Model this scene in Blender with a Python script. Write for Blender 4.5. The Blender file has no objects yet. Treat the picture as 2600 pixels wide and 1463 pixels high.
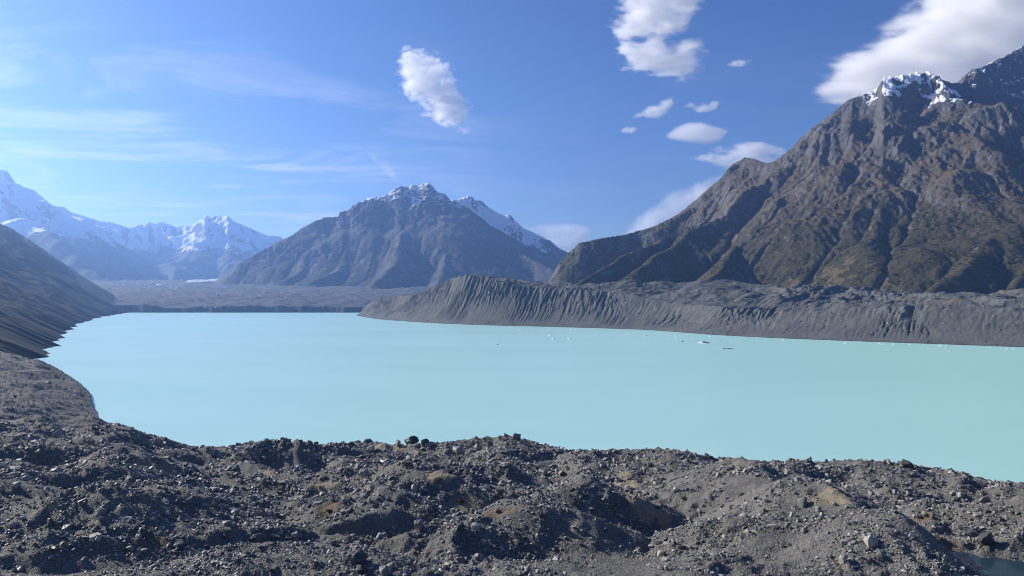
import bpy, bmesh, math, random
import numpy as np
from mathutils import Vector, Euler

sc = bpy.context.scene
COL = sc.collection
rng = np.random.default_rng(7)
random.seed(7)

# ------------------------------------------------------------------ camera
CAM_H = 100.0          # metres above the lake
F = 1891.0             # focal length in photo pixels (photo 2600 wide)
HOR = 755.0            # photo row of the horizon
cam_d = bpy.data.cameras.new("camera")
cam = bpy.data.objects.new("camera", cam_d)
COL.objects.link(cam)
cam.location = (0, 0, CAM_H)
cam.rotation_euler = (math.radians(90), 0, 0)
cam_d.sensor_width = 36.0
cam_d.lens = 36.0 * F / 2600.0
cam_d.shift_y = (HOR - 731.5) / 2600.0
cam_d.clip_start = 0.5
cam_d.clip_end = 200000.0
sc.camera = cam

# ------------------------------------------------------------------ sun and sky
SUN_AZ, SUN_EL = math.radians(-63), math.radians(27)
SUN_DIR = Vector((math.sin(SUN_AZ) * math.cos(SUN_EL), math.cos(SUN_AZ) * math.cos(SUN_EL), math.sin(SUN_EL)))
sun_d = bpy.data.lights.new("sun", 'SUN')
sun_d.energy = 5.0
sun_d.angle = math.radians(0.5)
sun_d.color = (1.0, 0.93, 0.82)
sun = bpy.data.objects.new("sun", sun_d)
COL.objects.link(sun)
sun.rotation_euler = SUN_DIR.to_track_quat('Z', 'Y').to_euler()
sun.location = (0, 0, 500)

world = bpy.data.worlds.new("World")
sc.world = world
world.use_nodes = True
wt = world.node_tree
wt.nodes.clear()
def wn(t, **kw):
    n = wt.nodes.new(t)
    for k, v in kw.items():
        setattr(n, k, v)
    return n
w_out = wn('ShaderNodeOutputWorld')
w_bg = wn('ShaderNodeBackground')
w_bg.inputs['Strength'].default_value = 0.064
w_sky = wn('ShaderNodeTexSky', sky_type='NISHITA', sun_disc=False, sun_elevation=SUN_EL, sun_rotation=SUN_AZ,
           altitude=800.0, air_density=1.0, dust_density=0.3, ozone_density=3.5)
# thin high cirrus: streaks in the upper air, laid on a flat layer far overhead
w_tc = wn('ShaderNodeTexCoord')
w_sep = wn('ShaderNodeSeparateXYZ')
wt.links.new(w_tc.outputs['Generated'], w_sep.inputs[0])
w_z = wn('ShaderNodeMath', operation='MAXIMUM'); w_z.inputs[1].default_value = 0.02
wt.links.new(w_sep.outputs[2], w_z.inputs[0])
w_zz = wn('ShaderNodeMath', operation='ADD'); w_zz.inputs[1].default_value = 0.05
wt.links.new(w_z.outputs[0], w_zz.inputs[0])
w_div = wn('ShaderNodeVectorMath', operation='DIVIDE')
w_cmb = wn('ShaderNodeCombineXYZ')
for i in range(3):
    wt.links.new(w_zz.outputs[0], w_cmb.inputs[i])
wt.links.new(w_tc.outputs['Generated'], w_div.inputs[0])
wt.links.new(w_cmb.outputs[0], w_div.inputs[1])
w_map = wn('ShaderNodeMapping')
w_map.inputs['Rotation'].default_value = (0, 0, math.radians(12))
w_map.inputs['Scale'].default_value = (0.55, 1.0, 0.0)
w_map.inputs['Location'].default_value = (1.3, 0.4, 0)
wt.links.new(w_div.outputs[0], w_map.inputs[0])
w_n1 = wn('ShaderNodeTexNoise'); w_n1.inputs['Scale'].default_value = 1.5; w_n1.inputs['Detail'].default_value = 9; w_n1.inputs['Roughness'].default_value = 0.62; w_n1.inputs['Distortion'].default_value = 0.9
wt.links.new(w_map.outputs[0], w_n1.inputs['Vector'])
w_r1 = wn('ShaderNodeMapRange', interpolation_type='SMOOTHSTEP')
w_r1.inputs['From Min'].default_value = 0.44; w_r1.inputs['From Max'].default_value = 0.78
w_r1.inputs['To Max'].default_value = 0.55
wt.links.new(w_n1.outputs[0], w_r1.inputs[0])
w_mix = wn('ShaderNodeMixRGB'); w_mix.inputs[2].default_value = (8.6, 9.0, 9.6, 1)
w_lr = wn('ShaderNodeMapRange'); w_lr.inputs['From Min'].default_value = -0.02; w_lr.inputs['From Max'].default_value = -0.22; w_lr.inputs['To Min'].default_value = 0.12; w_lr.inputs['To Max'].default_value = 1.0
wt.links.new(w_sep.outputs[0], w_lr.inputs[0])
w_ml = wn('ShaderNodeMath', operation='MULTIPLY')
wt.links.new(w_r1.outputs[0], w_ml.inputs[0]); wt.links.new(w_lr.outputs[0], w_ml.inputs[1])
w_el = wn('ShaderNodeMapRange', interpolation_type='SMOOTHSTEP'); w_el.inputs['From Min'].default_value = 0.36; w_el.inputs['From Max'].default_value = 0.2; w_el.inputs['To Min'].default_value = 0.12; w_el.inputs['To Max'].default_value = 1.25
wt.links.new(w_sep.outputs[2], w_el.inputs[0])
w_m2 = wn('ShaderNodeMath', operation='MULTIPLY')
wt.links.new(w_ml.outputs[0], w_m2.inputs[0]); wt.links.new(w_el.outputs[0], w_m2.inputs[1])
wt.links.new(w_m2.outputs[0], w_mix.inputs[0])
w_hs = wn('ShaderNodeHueSaturation'); w_hs.inputs['Saturation'].default_value = 1.22; w_hs.inputs['Hue'].default_value = 0.517
wt.links.new(w_sky.outputs[0], w_hs.inputs['Color'])
wt.links.new(w_hs.outputs[0], w_mix.inputs[1])
wt.links.new(w_mix.outputs[0], w_bg.inputs['Color'])
wt.links.new(w_bg.outputs[0], w_out.inputs['Surface'])

sc.view_settings.view_transform = 'Standard'
sc.view_settings.look = 'None'
sc.view_settings.exposure = 0.76
sc.view_settings.gamma = 1.0
sc.view_settings.use_curve_mapping = False
sc.render.engine = 'CYCLES'
cy = sc.cycles
cy.max_bounces = 16; cy.diffuse_bounces = 3; cy.glossy_bounces = 3; cy.transmission_bounces = 4
cy.volume_bounces = 14; cy.transparent_max_bounces = 8
cy.use_denoising = True
cy.pixel_filter_type = 'BLACKMAN_HARRIS'; cy.filter_width = 0.95
cy.volume_step_rate = 1.0
cy.volume_max_steps = 512

# ------------------------------------------------------------------ helpers
def P(px, py, d):
    """world point seen at photo pixel (px, py) at forward distance d"""
    return ((px - 1300.0) / F * d, d, CAM_H - (py - HOR) / F * d)
def lake_pt(px, py):
    d = CAM_H * F / (py - HOR)
    return ((px - 1300.0) / F * d, d, 0.0)

def _hash(ix, iy, seed):
    h = (ix.astype(np.int64) * 374761393 + iy.astype(np.int64) * 668265263 + seed * 974634777) & 0x7FFFFFFF
    h = ((h ^ (h >> 13)) * 1274126177) & 0x7FFFFFFF
    return (h ^ (h >> 16)) & 0xFFFF
_ANG = np.arange(256) * (2 * math.pi / 256)
_GX, _GY = np.cos(_ANG), np.sin(_ANG)
def perlin(x, y, seed=0):
    x0 = np.floor(x); y0 = np.floor(y)
    fx = x - x0; fy = y - y0
    ix = x0.astype(np.int64); iy = y0.astype(np.int64)
    u = fx * fx * fx * (fx * (fx * 6 - 15) + 10); v = fy * fy * fy * (fy * (fy * 6 - 15) + 10)
    def g(a, b, dx, dy):
        k = _hash(ix + a, iy + b, seed) & 255
        return _GX[k] * dx + _GY[k] * dy
    n00 = g(0, 0, fx, fy); n10 = g(1, 0, fx - 1, fy); n01 = g(0, 1, fx, fy - 1); n11 = g(1, 1, fx - 1, fy - 1)
    a = n00 + u * (n10 - n00); b = n01 + u * (n11 - n01)
    return (a + v * (b - a)) * 1.5
def fbm(x, y, seed=0, octv=5, gain=0.5, lac=2.03):
    s = 0; a = 1.0; t = 0
    for i in range(octv):
        s = s + a * perlin(x, y, seed + i * 17); t += a
        x = x * lac + 13.7; y = y * lac - 7.3; a *= gain
    return s / t
def ridged(x, y, seed=0, octv=5, gain=0.5, lac=2.07):
    s = 0; a = 1.0; t = 0; w = 1.0
    for i in range(octv):
        n = 1.0 - np.abs(perlin(x, y, seed + i * 31)); n = n * n * w
        s = s + a * n; t += a; w = np.clip(n * 1.6, 0, 1)
        x = x * lac + 5.1; y = y * lac + 9.2; a *= gain
    return s / t
def sstep(a, b, x):
    t = np.clip((x - a) / (b - a), 0, 1)
    return t * t * (3 - 2 * t)
def blur(a, n=1):
    for _ in range(n):
        p = np.pad(a, 1, mode='edge')
        a = (p[:-2, 1:-1] + p[2:, 1:-1] + 2 * p[1:-1, 1:-1]) / 4
        p = np.pad(a, 1, mode='edge')
        a = (p[1:-1, :-2] + p[1:-1, 2:] + 2 * p[1:-1, 1:-1]) / 4
    return a

def grid_mesh(name, X, Y, Z, mat, attrs=None, kind='structure', smooth=True, keep=None):
    ny, nx = Z.shape
    me = bpy.data.meshes.new(name)
    co = np.stack([X, Y, Z], -1).reshape(-1, 3).astype(np.float32)
    idx = np.arange(ny * nx).reshape(ny, nx)
    q = np.stack([idx[:-1, :-1], idx[:-1, 1:], idx[1:, 1:], idx[1:, :-1]], -1).reshape(-1, 4)
    if keep is not None:
        k = keep[:-1, :-1] | keep[:-1, 1:] | keep[1:, 1:] | keep[1:, :-1]
        q = q[k.reshape(-1)]
    me.vertices.add(len(co)); me.vertices.foreach_set("co", co.ravel())
    me.loops.add(q.size); me.loops.foreach_set("vertex_index", q.astype(np.int32).ravel())
    me.polygons.add(len(q)); me.polygons.foreach_set("loop_start", (np.arange(len(q)) * 4).astype(np.int32))
    me.polygons.foreach_set("use_smooth", np.full(len(q), smooth))
    me.update(calc_edges=True)
    for k, v in (attrs or {}).items():
        a = me.attributes.new(k, 'FLOAT', 'POINT')
        a.data.foreach_set("value", np.asarray(v, np.float32).ravel())
    me.materials.append(mat)
    ob = bpy.data.objects.new(name, me)
    COL.objects.link(ob)
    ob["kind"] = kind
    return ob

# ------------------------------------------------------------------ material helpers
class NT:
    def __init__(self, name):
        self.m = bpy.data.materials.new(name); self.m.use_nodes = True
        self.t = self.m.node_tree; self.t.nodes.clear()
        self.out = self.n('ShaderNodeOutputMaterial')
    def n(self, t, **kw):
        x = self.t.nodes.new(t)
        for k, v in kw.items(): setattr(x, k, v)
        return x
    def l(self, a, b): self.t.links.new(a, b)
    def val(self, sock, v):
        if hasattr(v, 'is_linked') or hasattr(v, 'links'): self.l(v, sock)
        else: sock.default_value = v
    def pos(self, scale=1.0, stretch=(1, 1, 1)):
        g = self.n('ShaderNodeNewGeometry')
        m = self.n('ShaderNodeVectorMath', operation='MULTIPLY')
        m.inputs[1].default_value = tuple(s * scale for s in stretch)
        self.l(g.outputs['Position'], m.inputs[0]); return m.outputs[0]
    def noise(self, vec, scale=1.0, detail=5, rough=0.55, dist=0.0):
        x = self.n('ShaderNodeTexNoise')
        x.inputs['Scale'].default_value = scale; x.inputs['Detail'].default_value = detail
        x.inputs['Roughness'].default_value = rough; x.inputs['Distortion'].default_value = dist
        self.l(vec, x.inputs['Vector']); return x.outputs['Fac']
    def attr(self, name):
        a = self.n('ShaderNodeAttribute'); a.attribute_name = name; return a.outputs['Fac']
    def rng(self, v, a, b, c=0.0, d=1.0, smooth=True):
        x = self.n('ShaderNodeMapRange'); x.interpolation_type = 'SMOOTHSTEP' if smooth else 'LINEAR'
        for i, u in enumerate((a, b, c, d)): x.inputs[i + 1].default_value = u
        self.val(x.inputs[0], v); return x.outputs[0]
    def math(self, op, a, b=0.0):
        x = self.n('ShaderNodeMath', operation=op); self.val(x.inputs[0], a); self.val(x.inputs[1], b); return x.outputs[0]
    def mix(self, f, a, b):
        x = self.n('ShaderNodeMixRGB'); self.val(x.inputs[0], f)
        for s, v in ((x.inputs[1], a), (x.inputs[2], b)):
            if isinstance(v, tuple): s.default_value = (*v, 1)
            else: self.l(v, s)
        return x.outputs[0]
    def bump(self, h, strength, dist, nrm=None):
        b = self.n('ShaderNodeBump'); b.inputs['Strength'].default_value = strength; b.inputs['Distance'].default_value = dist
        self.l(h, b.inputs['Height'])
        if nrm is not None: self.l(nrm, b.inputs['Normal'])
        return b.outputs[0]
    def principled(self, color, rough=0.9, spec=0.2, normal=None):
        p = self.n('ShaderNodeBsdfPrincipled')
        if isinstance(color, tuple): p.inputs['Base Color'].default_value = (*color, 1)
        else: self.l(color, p.inputs['Base Color'])
        self.val(p.inputs['Roughness'], rough); p.inputs['Specular IOR Level'].default_value = spec
        if normal is not None: self.l(normal, p.inputs['Normal'])
        self.l(p.outputs[0], self.out.inputs['Surface']); return p

def mountain_mat(name, rock_a, rock_b, veg_a, veg_b, scree, size, bump_d):
    t = NT(name)
    p = t.pos(1.0 / size)
    n1 = t.noise(p, 1.0, 6, 0.6); n2 = t.noise(p, 5.0, 6, 0.65); n3 = t.noise(p, 22.0, 5, 0.65)
    ps = t.pos(1.0 / size, (1, 1, 0.25)); n4 = t.noise(ps, 14.0, 5, 0.6)
    rock = t.mix(t.rng(n4, 0.3, 0.7), rock_a, rock_b)
    rock = t.mix(t.rng(n2, 0.52, 0.75, 0, 0.35), rock, (0.26, 0.235, 0.205))
    hz_ = t.n('ShaderNodeSeparateXYZ'); t.l(t.pos(1.0), hz_.inputs[0])
    low = t.math('ADD', t.rng(hz_.outputs[2], 250, 1000, 0.75, 0.0, False), t.math('MULTIPLY', t.math('SUBTRACT', n1, 0.5), 1.2))
    low = t.math('ADD', low, t.math('MULTIPLY', t.math('SUBTRACT', n2, 0.5), 0.8))
    veg = t.mix(t.rng(low, 0.25, 0.6), veg_a, veg_b)
    veg = t.mix(t.rng(n3, 0.55, 0.75, 0, 0.6), veg, tuple(c * 0.45 for c in veg_b))
    va = t.attr('veg')
    vf = t.rng(t.math('ADD', va, t.math('MULTIPLY', t.math('SUBTRACT', n3, 0.5), 1.3)), 0.35, 0.65)
    c = t.mix(vf, rock, veg)
    sf = t.rng(t.math('ADD', t.attr('scree'), t.math('MULTIPLY', t.math('SUBTRACT', n2, 0.5), 0.9)), 0.4, 0.7)
    c = t.mix(sf, c, scree)
    c = t.mix(t.rng(t.attr('straw'), 0.25, 0.8, 0, 0.8), c, t.mix(t.rng(n3, .4, .65), (0.23, 0.175, 0.10), (0.085, 0.076, 0.045)))
    nf = t.rng(t.math('ADD', t.attr('snow'), t.math('MULTIPLY', t.math('SUBTRACT', n4, 0.5), 0.9)), 0.44, 0.56)
    c = t.mix(nf, c, (0.82, 0.84, 0.87))
    h = t.math('ADD', t.math('MULTIPLY', n2, 1.0), t.math('MULTIPLY', n3, 0.45))
    rs = t.math('SUBTRACT', 1.0, t.math('MULTIPLY', nf, 0.8))
    b = t.n('ShaderNodeBump'); b.inputs['Distance'].default_value = bump_d
    t.l(rs, b.inputs['Strength']); t.l(h, b.inputs['Height'])
    t.principled(c, 0.95, 0.1, b.outputs[0])
    return t.m

# ------------------------------------------------------------------ mountains: ridge skeleton + stream erosion
def skeleton(X, Y, ridges, zb, power=1.2):
    H = np.full(X.shape, zb, float)
    for pts, slope in ridges:
        W = [P(*p) for p in pts]
        for (x0, y0, z0), (x1, y1, z1) in zip(W[:-1], W[1:]):
            dx, dy = x1 - x0, y1 - y0
            t = np.clip(((X - x0) * dx + (Y - y0) * dy) / (dx * dx + dy * dy + 1e-9), 0, 1)
            dist = np.hypot(X - (x0 + t * dx), Y - (y0 + t * dy))
            zr = z0 + t * (z1 - z0)
            wd = power * (zr - zb) / slope
            h = zb + (zr - zb) * np.clip(1 - dist / wd, 0, None) ** power
            H = np.maximum(H, h)
    return H

def erode(H, cell, iters, K, m=0.5, maxdrop=12.0, talus=None, rain=None):
    ny, nx = H.shape
    offs = [(-1, -1), (-1, 0), (-1, 1), (0, -1), (0, 1), (1, -1), (1, 0), (1, 1)]
    dist = np.array([1.414, 1, 1.414, 1, 1, 1.414, 1, 1.414]) * cell
    base = np.arange(ny * nx).reshape(ny, nx)
    for it in range(iters):
        Pd = np.pad(H, 1, mode='edge')
        best = np.zeros(H.shape); rec = base.copy()
        for (oy, ox), dd in zip(offs, dist):
            nb = Pd[1 + oy:1 + oy + ny, 1 + ox:1 + ox + nx]
            s = (H - nb) / dd
            ok = s > best
            best = np.where(ok, s, best)
            rec = np.where(ok, np.clip(base + oy * nx + ox, 0, ny * nx - 1), rec)
        order = np.argsort(-H.ravel(), kind='stable').tolist()
        r = rec.ravel().tolist()
        A = [1.0] * (ny * nx)
        for i in order:
            j = r[i]
            if j != i: A[j] += A[i]
        A = np.array(A).reshape(H.shape) * cell * cell
        dz = np.minimum(K * A ** m * best, maxdrop)
        recH = H.ravel()[rec]
        H = np.maximum(H - dz, np.minimum(H, recH + 0.02))
        if talus is not None:
            Pd = np.pad(H, 1, mode='edge')
            for (oy, ox), dd in zip(offs, dist):
                nb = Pd[1 + oy:1 + oy + ny, 1 + ox:1 + ox + nx]
                ex = (H - nb) - talus * dd
                H = H - 0.08 * np.clip(ex, 0, None)
    return H

def upsample2(H):
    ny, nx = H.shape
    R = np.empty((ny, nx * 2 - 1)); R[:, ::2] = H; R[:, 1::2] = (H[:, :-1] + H[:, 1:]) / 2
    Q = np.empty((ny * 2 - 1, nx * 2 - 1)); Q[::2] = R; Q[1::2] = (R[:-1] + R[1:]) / 2
    return blur(Q, 1)

def fit_skyline(X, Y, H, zb, sky, bw=5.0, passes=4, lim=(0.75, 1.3), smooth=3):
    """scale the relief so the range's skyline has the traced height in each direction"""
    px = 1300 + F * X / Y
    sx = np.array([s[0] for s in sky], float); sy = np.array([s[1] for s in sky], float)
    lo, hi = sx[0], sx[-1]
    nb = int((hi - lo) / bw)
    for _ in range(passes):
        el = (H - CAM_H) / Y
        b = np.clip(((px - lo) / bw).astype(int), -1, nb)
        ok = (b >= 0) & (b < nb)
        mx = np.full(nb, -1e9)
        np.maximum.at(mx, b[ok], el[ok])
        arg = np.zeros(nb)
        order = np.argsort(el[ok]); arg_b = b[ok][order]; arg[arg_b] = Y[ok][order]
        cx = lo + (np.arange(nb) + 0.5) * bw
        te = (HOR - np.interp(cx, sx, sy)) / F
        cur = mx * arg + CAM_H - zb; tar = te * arg + CAM_H - zb
        r = np.where(mx > -1e8, np.clip(tar / np.maximum(cur, 1), *lim), 1.0)
        k = np.ones(smooth) / smooth
        r = np.convolve(np.pad(r, smooth, mode='edge'), k, 'same')[smooth:-smooth]
        far_d = np.convolve(np.pad(arg, 9, mode='edge'), np.ones(9) / 9, 'same')[9:-9]
        ad = np.interp(px, cx, far_d)
        w = np.exp(-((Y - ad) / (0.13 * ad + 1)) ** 2)
        H = zb + (H - zb) * (1 + (np.interp(px, cx, r) - 1) * w)
    return H

def slope_of(H, cell):
    gy, gx = np.gradient(H, cell)
    return np.hypot(gx, gy), gx, gy

def make_grid(x0, x1, y0, y1, cell):
    nx = int((x1 - x0) / cell) + 1; ny = int((y1 - y0) / cell) + 1
    return np.meshgrid(x0 + np.arange(nx) * cell, y0 + np.arange(ny) * cell)

ZB = -30.0
HIGHEST = [0.0]

def build_range(name, box, cell, ridges, sky, mat, noise_size, noise_amp, iters, K, maxdrop, masks, detail, power=1.2, talus=None, seed=1, lim=(0.75, 1.3), bw=5.0, grain=0.16):
    X, Y = make_grid(*box, cell * 2)
    wx = fbm(X / noise_size, Y / noise_size, seed + 3, 4) * noise_size * 0.16
    wy = fbm(X / noise_size, Y / noise_size, seed + 9, 4) * noise_size * 0.16
    H = skeleton(X + wx, Y + wy, ridges, ZB, power)
    rel = np.clip((H - ZB) / 900.0, 0, 1)
    H = H + rel * noise_amp * (ridged(X / noise_size, Y / noise_size, seed, 6) - 0.45 + 0.5 * fbm(X / noise_size * 2.3, Y / noise_size * 2.3, seed + 21, 4))
    Kv = K * (0.35 + 1.5 * sstep(-0.35, 0.35, fbm(X / noise_size / 0.8, Y / noise_size / 0.8, seed + 77, 3)))
    H = erode(H, cell * 2, iters, Kv, 0.5, maxdrop, talus)
    H = upsample2(H)
    X, Y = make_grid(box[0], box[1] + cell * 4, box[2], box[3] + cell * 4, cell)
    X = X[:H.shape[0], :H.shape[1]]; Y = Y[:H.shape[0], :H.shape[1]]
    rel = np.clip((H - ZB - 80) / 600.0, 0, 1)
    crag = sstep(-0.2, 0.35, fbm(X / noise_size * 1.2, Y / noise_size * 1.2, seed + 91, 4)) * (0.4 + 0.6 * sstep(0.55, 0.95, slope_of(H, cell)[0]))
    crag = crag * (0.3 + 0.7 * sstep(0.22, 0.55, H / H.max()))
    ux = fbm(X / (cell * 9), Y / (cell * 9), seed + 63, 3) * cell * 4
    H = H + rel * crag * detail * 1.7 * (ridged((X + ux) / (cell * 15), (Y - ux) / (cell * 15), seed + 40, 5) - 0.5)
    H = erode(H, cell, 5, K * 0.8, 0.5, maxdrop * 0.4, talus)
    H = upsample2(H)
    X2, Y2 = make_grid(box[0], box[1] + cell * 4, box[2], box[3] + cell * 4, cell / 2)
    X2 = X2[:H.shape[0], :H.shape[1]]; Y2 = Y2[:H.shape[0], :H.shape[1]]
    H = fit_skyline(X2, Y2, H, ZB, sky, lim=lim, bw=bw)
    S, gx, gy = slope_of(H, cell / 2)
    rel = np.clip((H - ZB - 60) / 500.0, 0, 1)
    crag2 = sstep(-0.15, 0.3, fbm(X2 / noise_size * 1.2, Y2 / noise_size * 1.2, seed + 91, 4)) * sstep(0.45, 0.9, S) * (0.3 + 0.7 * sstep(0.22, 0.55, H / H.max()))
    H = H + rel * crag2 * detail * 0.9 * (ridged(X2 / (cell * 5), Y2 / (cell * 5), seed + 44, 4) - 0.5) \
          + rel * detail * grain * (0.5 + 0.5 * sstep(0.35, 0.8, S)) * fbm(X2 / (cell * 2.4), Y2 / (cell * 2.4), seed + 60, 3, 0.62)
    S, gx, gy = slope_of(H, cell / 2)
    HIGHEST[0] = max(HIGHEST[0], H.max())
    at = masks(X2, Y2, H, S, gx, gy)
    return grid_mesh(name, X2, Y2, H, mat, at, keep=H > ZB + 2), (X2, Y2, H, S)

# ---- right mountain
sky_r = [(1380, 725), (1390, 718), (1420, 665), (1470, 617), (1530, 605), (1590, 595), (1660, 575), (1720, 545), (1775, 500), (1830, 450),
         (1855, 420), (1890, 400), (1915, 403), (1945, 415), (1965, 410), (2000, 385), (2040, 342), (2060, 325), (2110, 290), (2150, 255), (2200, 235),
         (2222, 228), (2240, 202), (2258, 196), (2280, 197), (2290, 190), (2310, 191), (2330, 186), (2360, 184), (2380, 192), (2392, 204), (2425, 212),
         (2445, 195), (2470, 176), (2490, 172), (2520, 155), (2560, 138), (2600, 114), (2650, 95), (2720, 80)]
ridges_r = [
    # skyline ridge from the snowy summit down to the left
    ([(2330, 186, 5600), (2245, 200, 5500), (2200, 235, 5400), (2110, 290, 5350), (2040, 342, 5300), (1965, 412, 5250), (1900, 480, 4900), (1800, 560, 4450), (1700, 630, 4100), (1600, 690, 3800)], 0.85),
    # rounded sub-summit behind and its long shoulder
    ([(1965, 412, 5250), (1890, 400, 5700), (1830, 450, 5600), (1720, 545, 5400), (1590, 595, 5300), (1470, 617, 5200), (1400, 690, 5000)], 0.85),
    ([(1890, 400, 5700), (1800, 540, 5200), (1690, 620, 4700), (1560, 690, 4300)], 0.85),
    # far summit at the frame's edge
    ([(2360, 184, 5650), (2425, 212, 6100), (2470, 176, 6650), (2600, 114, 7000), (2720, 80, 7100), (2900, 120, 7000)], 1.15),
    # saddle from the summit to the dark front peak
    ([(2360, 184, 5650), (2390, 210, 5250), (2404, 222, 4950)], 0.9),
    # front crest between the sunny face and the shaded face
    ([(2404, 222, 4950), (2365, 300, 4750), (2378, 375, 4500), (2450, 450, 4250), (2478, 515, 4000), (2478, 575, 3750), (2430, 650, 3350), (2335, 742, 2980)], 0.66),
    ([(2404, 222, 4950), (2310, 300, 4780), (2240, 350, 4650), (2150, 400, 4550)], 0.7),
    ([(2310, 300, 4780), (2290, 400, 4450), (2250, 500, 4050), (2230, 590, 3650)], 0.62),
    ([(2404, 222, 4950), (2500, 285, 5250), (2600, 345, 5500), (2800, 430, 5800)], 1.05),
    # middle spur and its long left profile
    ([(1979, 421, 5250), (1935, 467, 5000), (1922, 525, 4750), (1885, 605, 4300), (1835, 665, 3800), (1795, 714, 3400)], 0.8),
    ([(1935, 467, 5000), (1776, 572, 4600), (1660, 630, 4300), (1544, 676, 3950), (1486, 717, 3700)], 0.72),
    # lower spurs at the frame's edge
    ([(2800, 400, 4250), (2690, 470, 4000), (2590, 530, 3700), (2525, 590, 3450), (2430, 665, 3150), (2335, 744, 2900)], 0.75),
    ([(2800, 560, 3500), (2620, 660, 3150), (2530, 735, 2920)], 0.7),
    ([(2110, 290, 5350), (2080, 380, 5000), (2030, 440, 4800)], 0.8),
]
def masks_r(X, Y, H, S, gx, gy):
    n = fbm(X / 260, Y / 260, 5, 4); n2 = fbm(X / 70, Y / 70, 8, 4)
    px = 1300 + F * X / Y
    veg = sstep(1.7, 0.9, S + n2 * 0.7) * sstep(1750, 1150, H + n * 600)
    scree = sstep(0.25, 0.6, n2 + 0.35 * (S < 0.62)) * sstep(0.9, 0.6, S) * sstep(350, 600, H) * 0.75
    cx, cy_, _ = P(2330, 225, 5350)
    cirque = sstep(560, 260, np.hypot((X - cx), (Y - cy_) * 0.6)) * sstep(1290, 1480, H + n2 * 160)
    fx, fy, _ = P(2600, 200, 6300)
    far = sstep(5400, 5900, Y) * sstep(1500, 1900, H) * sstep(2420, 2480, px) * (0.42 - 0.3 * (S - 0.9) + 0.7 * n2)
    snow = cirque * (0.16 + 0.70 * sstep(1.55, 0.85, slope_of(blur(H, 10), 5.5)[0] + 0.6 * n2)) + far
    sxx, syy, _ = P(2060, 650, 3350)
    straw = sstep(560, 120, np.hypot(X - sxx, (Y - syy))) * sstep(-0.05, 0.4, n + n2)
    return dict(veg=veg, scree=scree, snow=np.clip(snow, 0, 1), straw=straw)
mat_r = mountain_mat("mountain rock and scrub", (0.085, 0.082, 0.08), (0.17, 0.16, 0.15), (0.118, 0.094, 0.058), (0.074, 0.066, 0.037), (0.15, 0.145, 0.145), 180, 18)
right_mt, RM = build_range("right_mountain", (120, 5700, 2650, 7700), 11.0, ridges_r, sky_r, mat_r, 800, 150, 6, 0.017, 8, masks_r, 46, seed=11, grain=0.36)

# ---- centre mountain
sky_c = [(545, 716), (600, 672), (640, 650), (700, 617), (740, 597), (765, 579), (802, 560), (825, 552), (845, 553), (870, 536), (886, 534), (900, 519), (920, 511),
         (945, 501), (972, 499), (995, 485), (1013, 471), (1030, 474), (1048, 468), (1062, 471), (1083, 463), (1095, 468), (1112, 487), (1130, 493), (1145, 506),
         (1160, 507), (1180, 501), (1192, 497), (1208, 508), (1223, 510), (1240, 525), (1263, 540), (1282, 547), (1295, 543), (1315, 565), (1330, 580),
         (1355, 590), (1395, 610), (1430, 635), (1460, 650)]
ridges_c = [
    ([(1083, 463, 11000), (1013, 471, 10900), (945, 501, 10800), (886, 534, 10650), (802, 560, 10400), (740, 597, 10100), (640, 650, 9700), (545, 716, 9300)], 0.72),
    ([(1048, 468, 11000), (1035, 540, 10300), (1025, 610, 9500), (990, 670, 8700), (960, 720, 8000)], 0.72),
    ([(1013, 471, 10900), (940, 590, 10000), (860, 665, 9100), (790, 715, 8400)], 0.68),
    ([(886, 534, 10650), (800, 640, 9600), (720, 705, 8900)], 0.66),
    ([(1083, 463, 11000), (1145, 506, 11050), (1190, 560, 10700), (1260, 600, 10200), (1340, 650, 9600), (1420, 700, 9000)], 0.75),
    ([(1130, 493, 11000), (1130, 590, 10000), (1120, 670, 9000), (1110, 725, 8300)], 0.66),
    ([(1145, 506, 11050), (1192, 497, 12300), (1223, 510, 12600), (1295, 543, 12900), (1330, 580, 12900), (1395, 610, 12900), (1460, 650, 12800), (1600, 690, 12600)], 0.8),
]
def masks_c(X, Y, H, S, gx, gy):
    n = fbm(X / 400, Y / 400, 25, 4); n2 = fbm(X / 130, Y / 130, 28, 4)
    z0 = np.where(Y > 11300, 820, 1230)
    snow = sstep(z0 - 120, z0 + 330, H + n * 260 + n2 * 160) * np.where(Y > 11400, sstep(1.9, 0.8, S), 0.34 * sstep(1.5, 0.6, S) + 0.30)
    veg = sstep(0.95, 0.55, S) * sstep(1150, 750, H + n * 250)
    scree = sstep(0.0, 0.4, n2) * sstep(1000, 500, H) * 0.8
    return dict(veg=veg, scree=scree, snow=np.clip(snow, 0, 1), straw=np.zeros_like(H))
mat_c = mountain_mat("distant mountain rock", (0.068, 0.068, 0.070), (0.122, 0.121, 0.122), (0.072, 0.067, 0.056), (0.055, 0.053, 0.046), (0.118, 0.118, 0.118), 420, 22)
centre_mt, _ = build_range("centre_mountain", (-4300, 1900, 7300, 14300), 22.0, ridges_c, sky_c, mat_c, 1200, 85, 6, 0.009, 9, masks_c, 80, seed=31)

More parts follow.
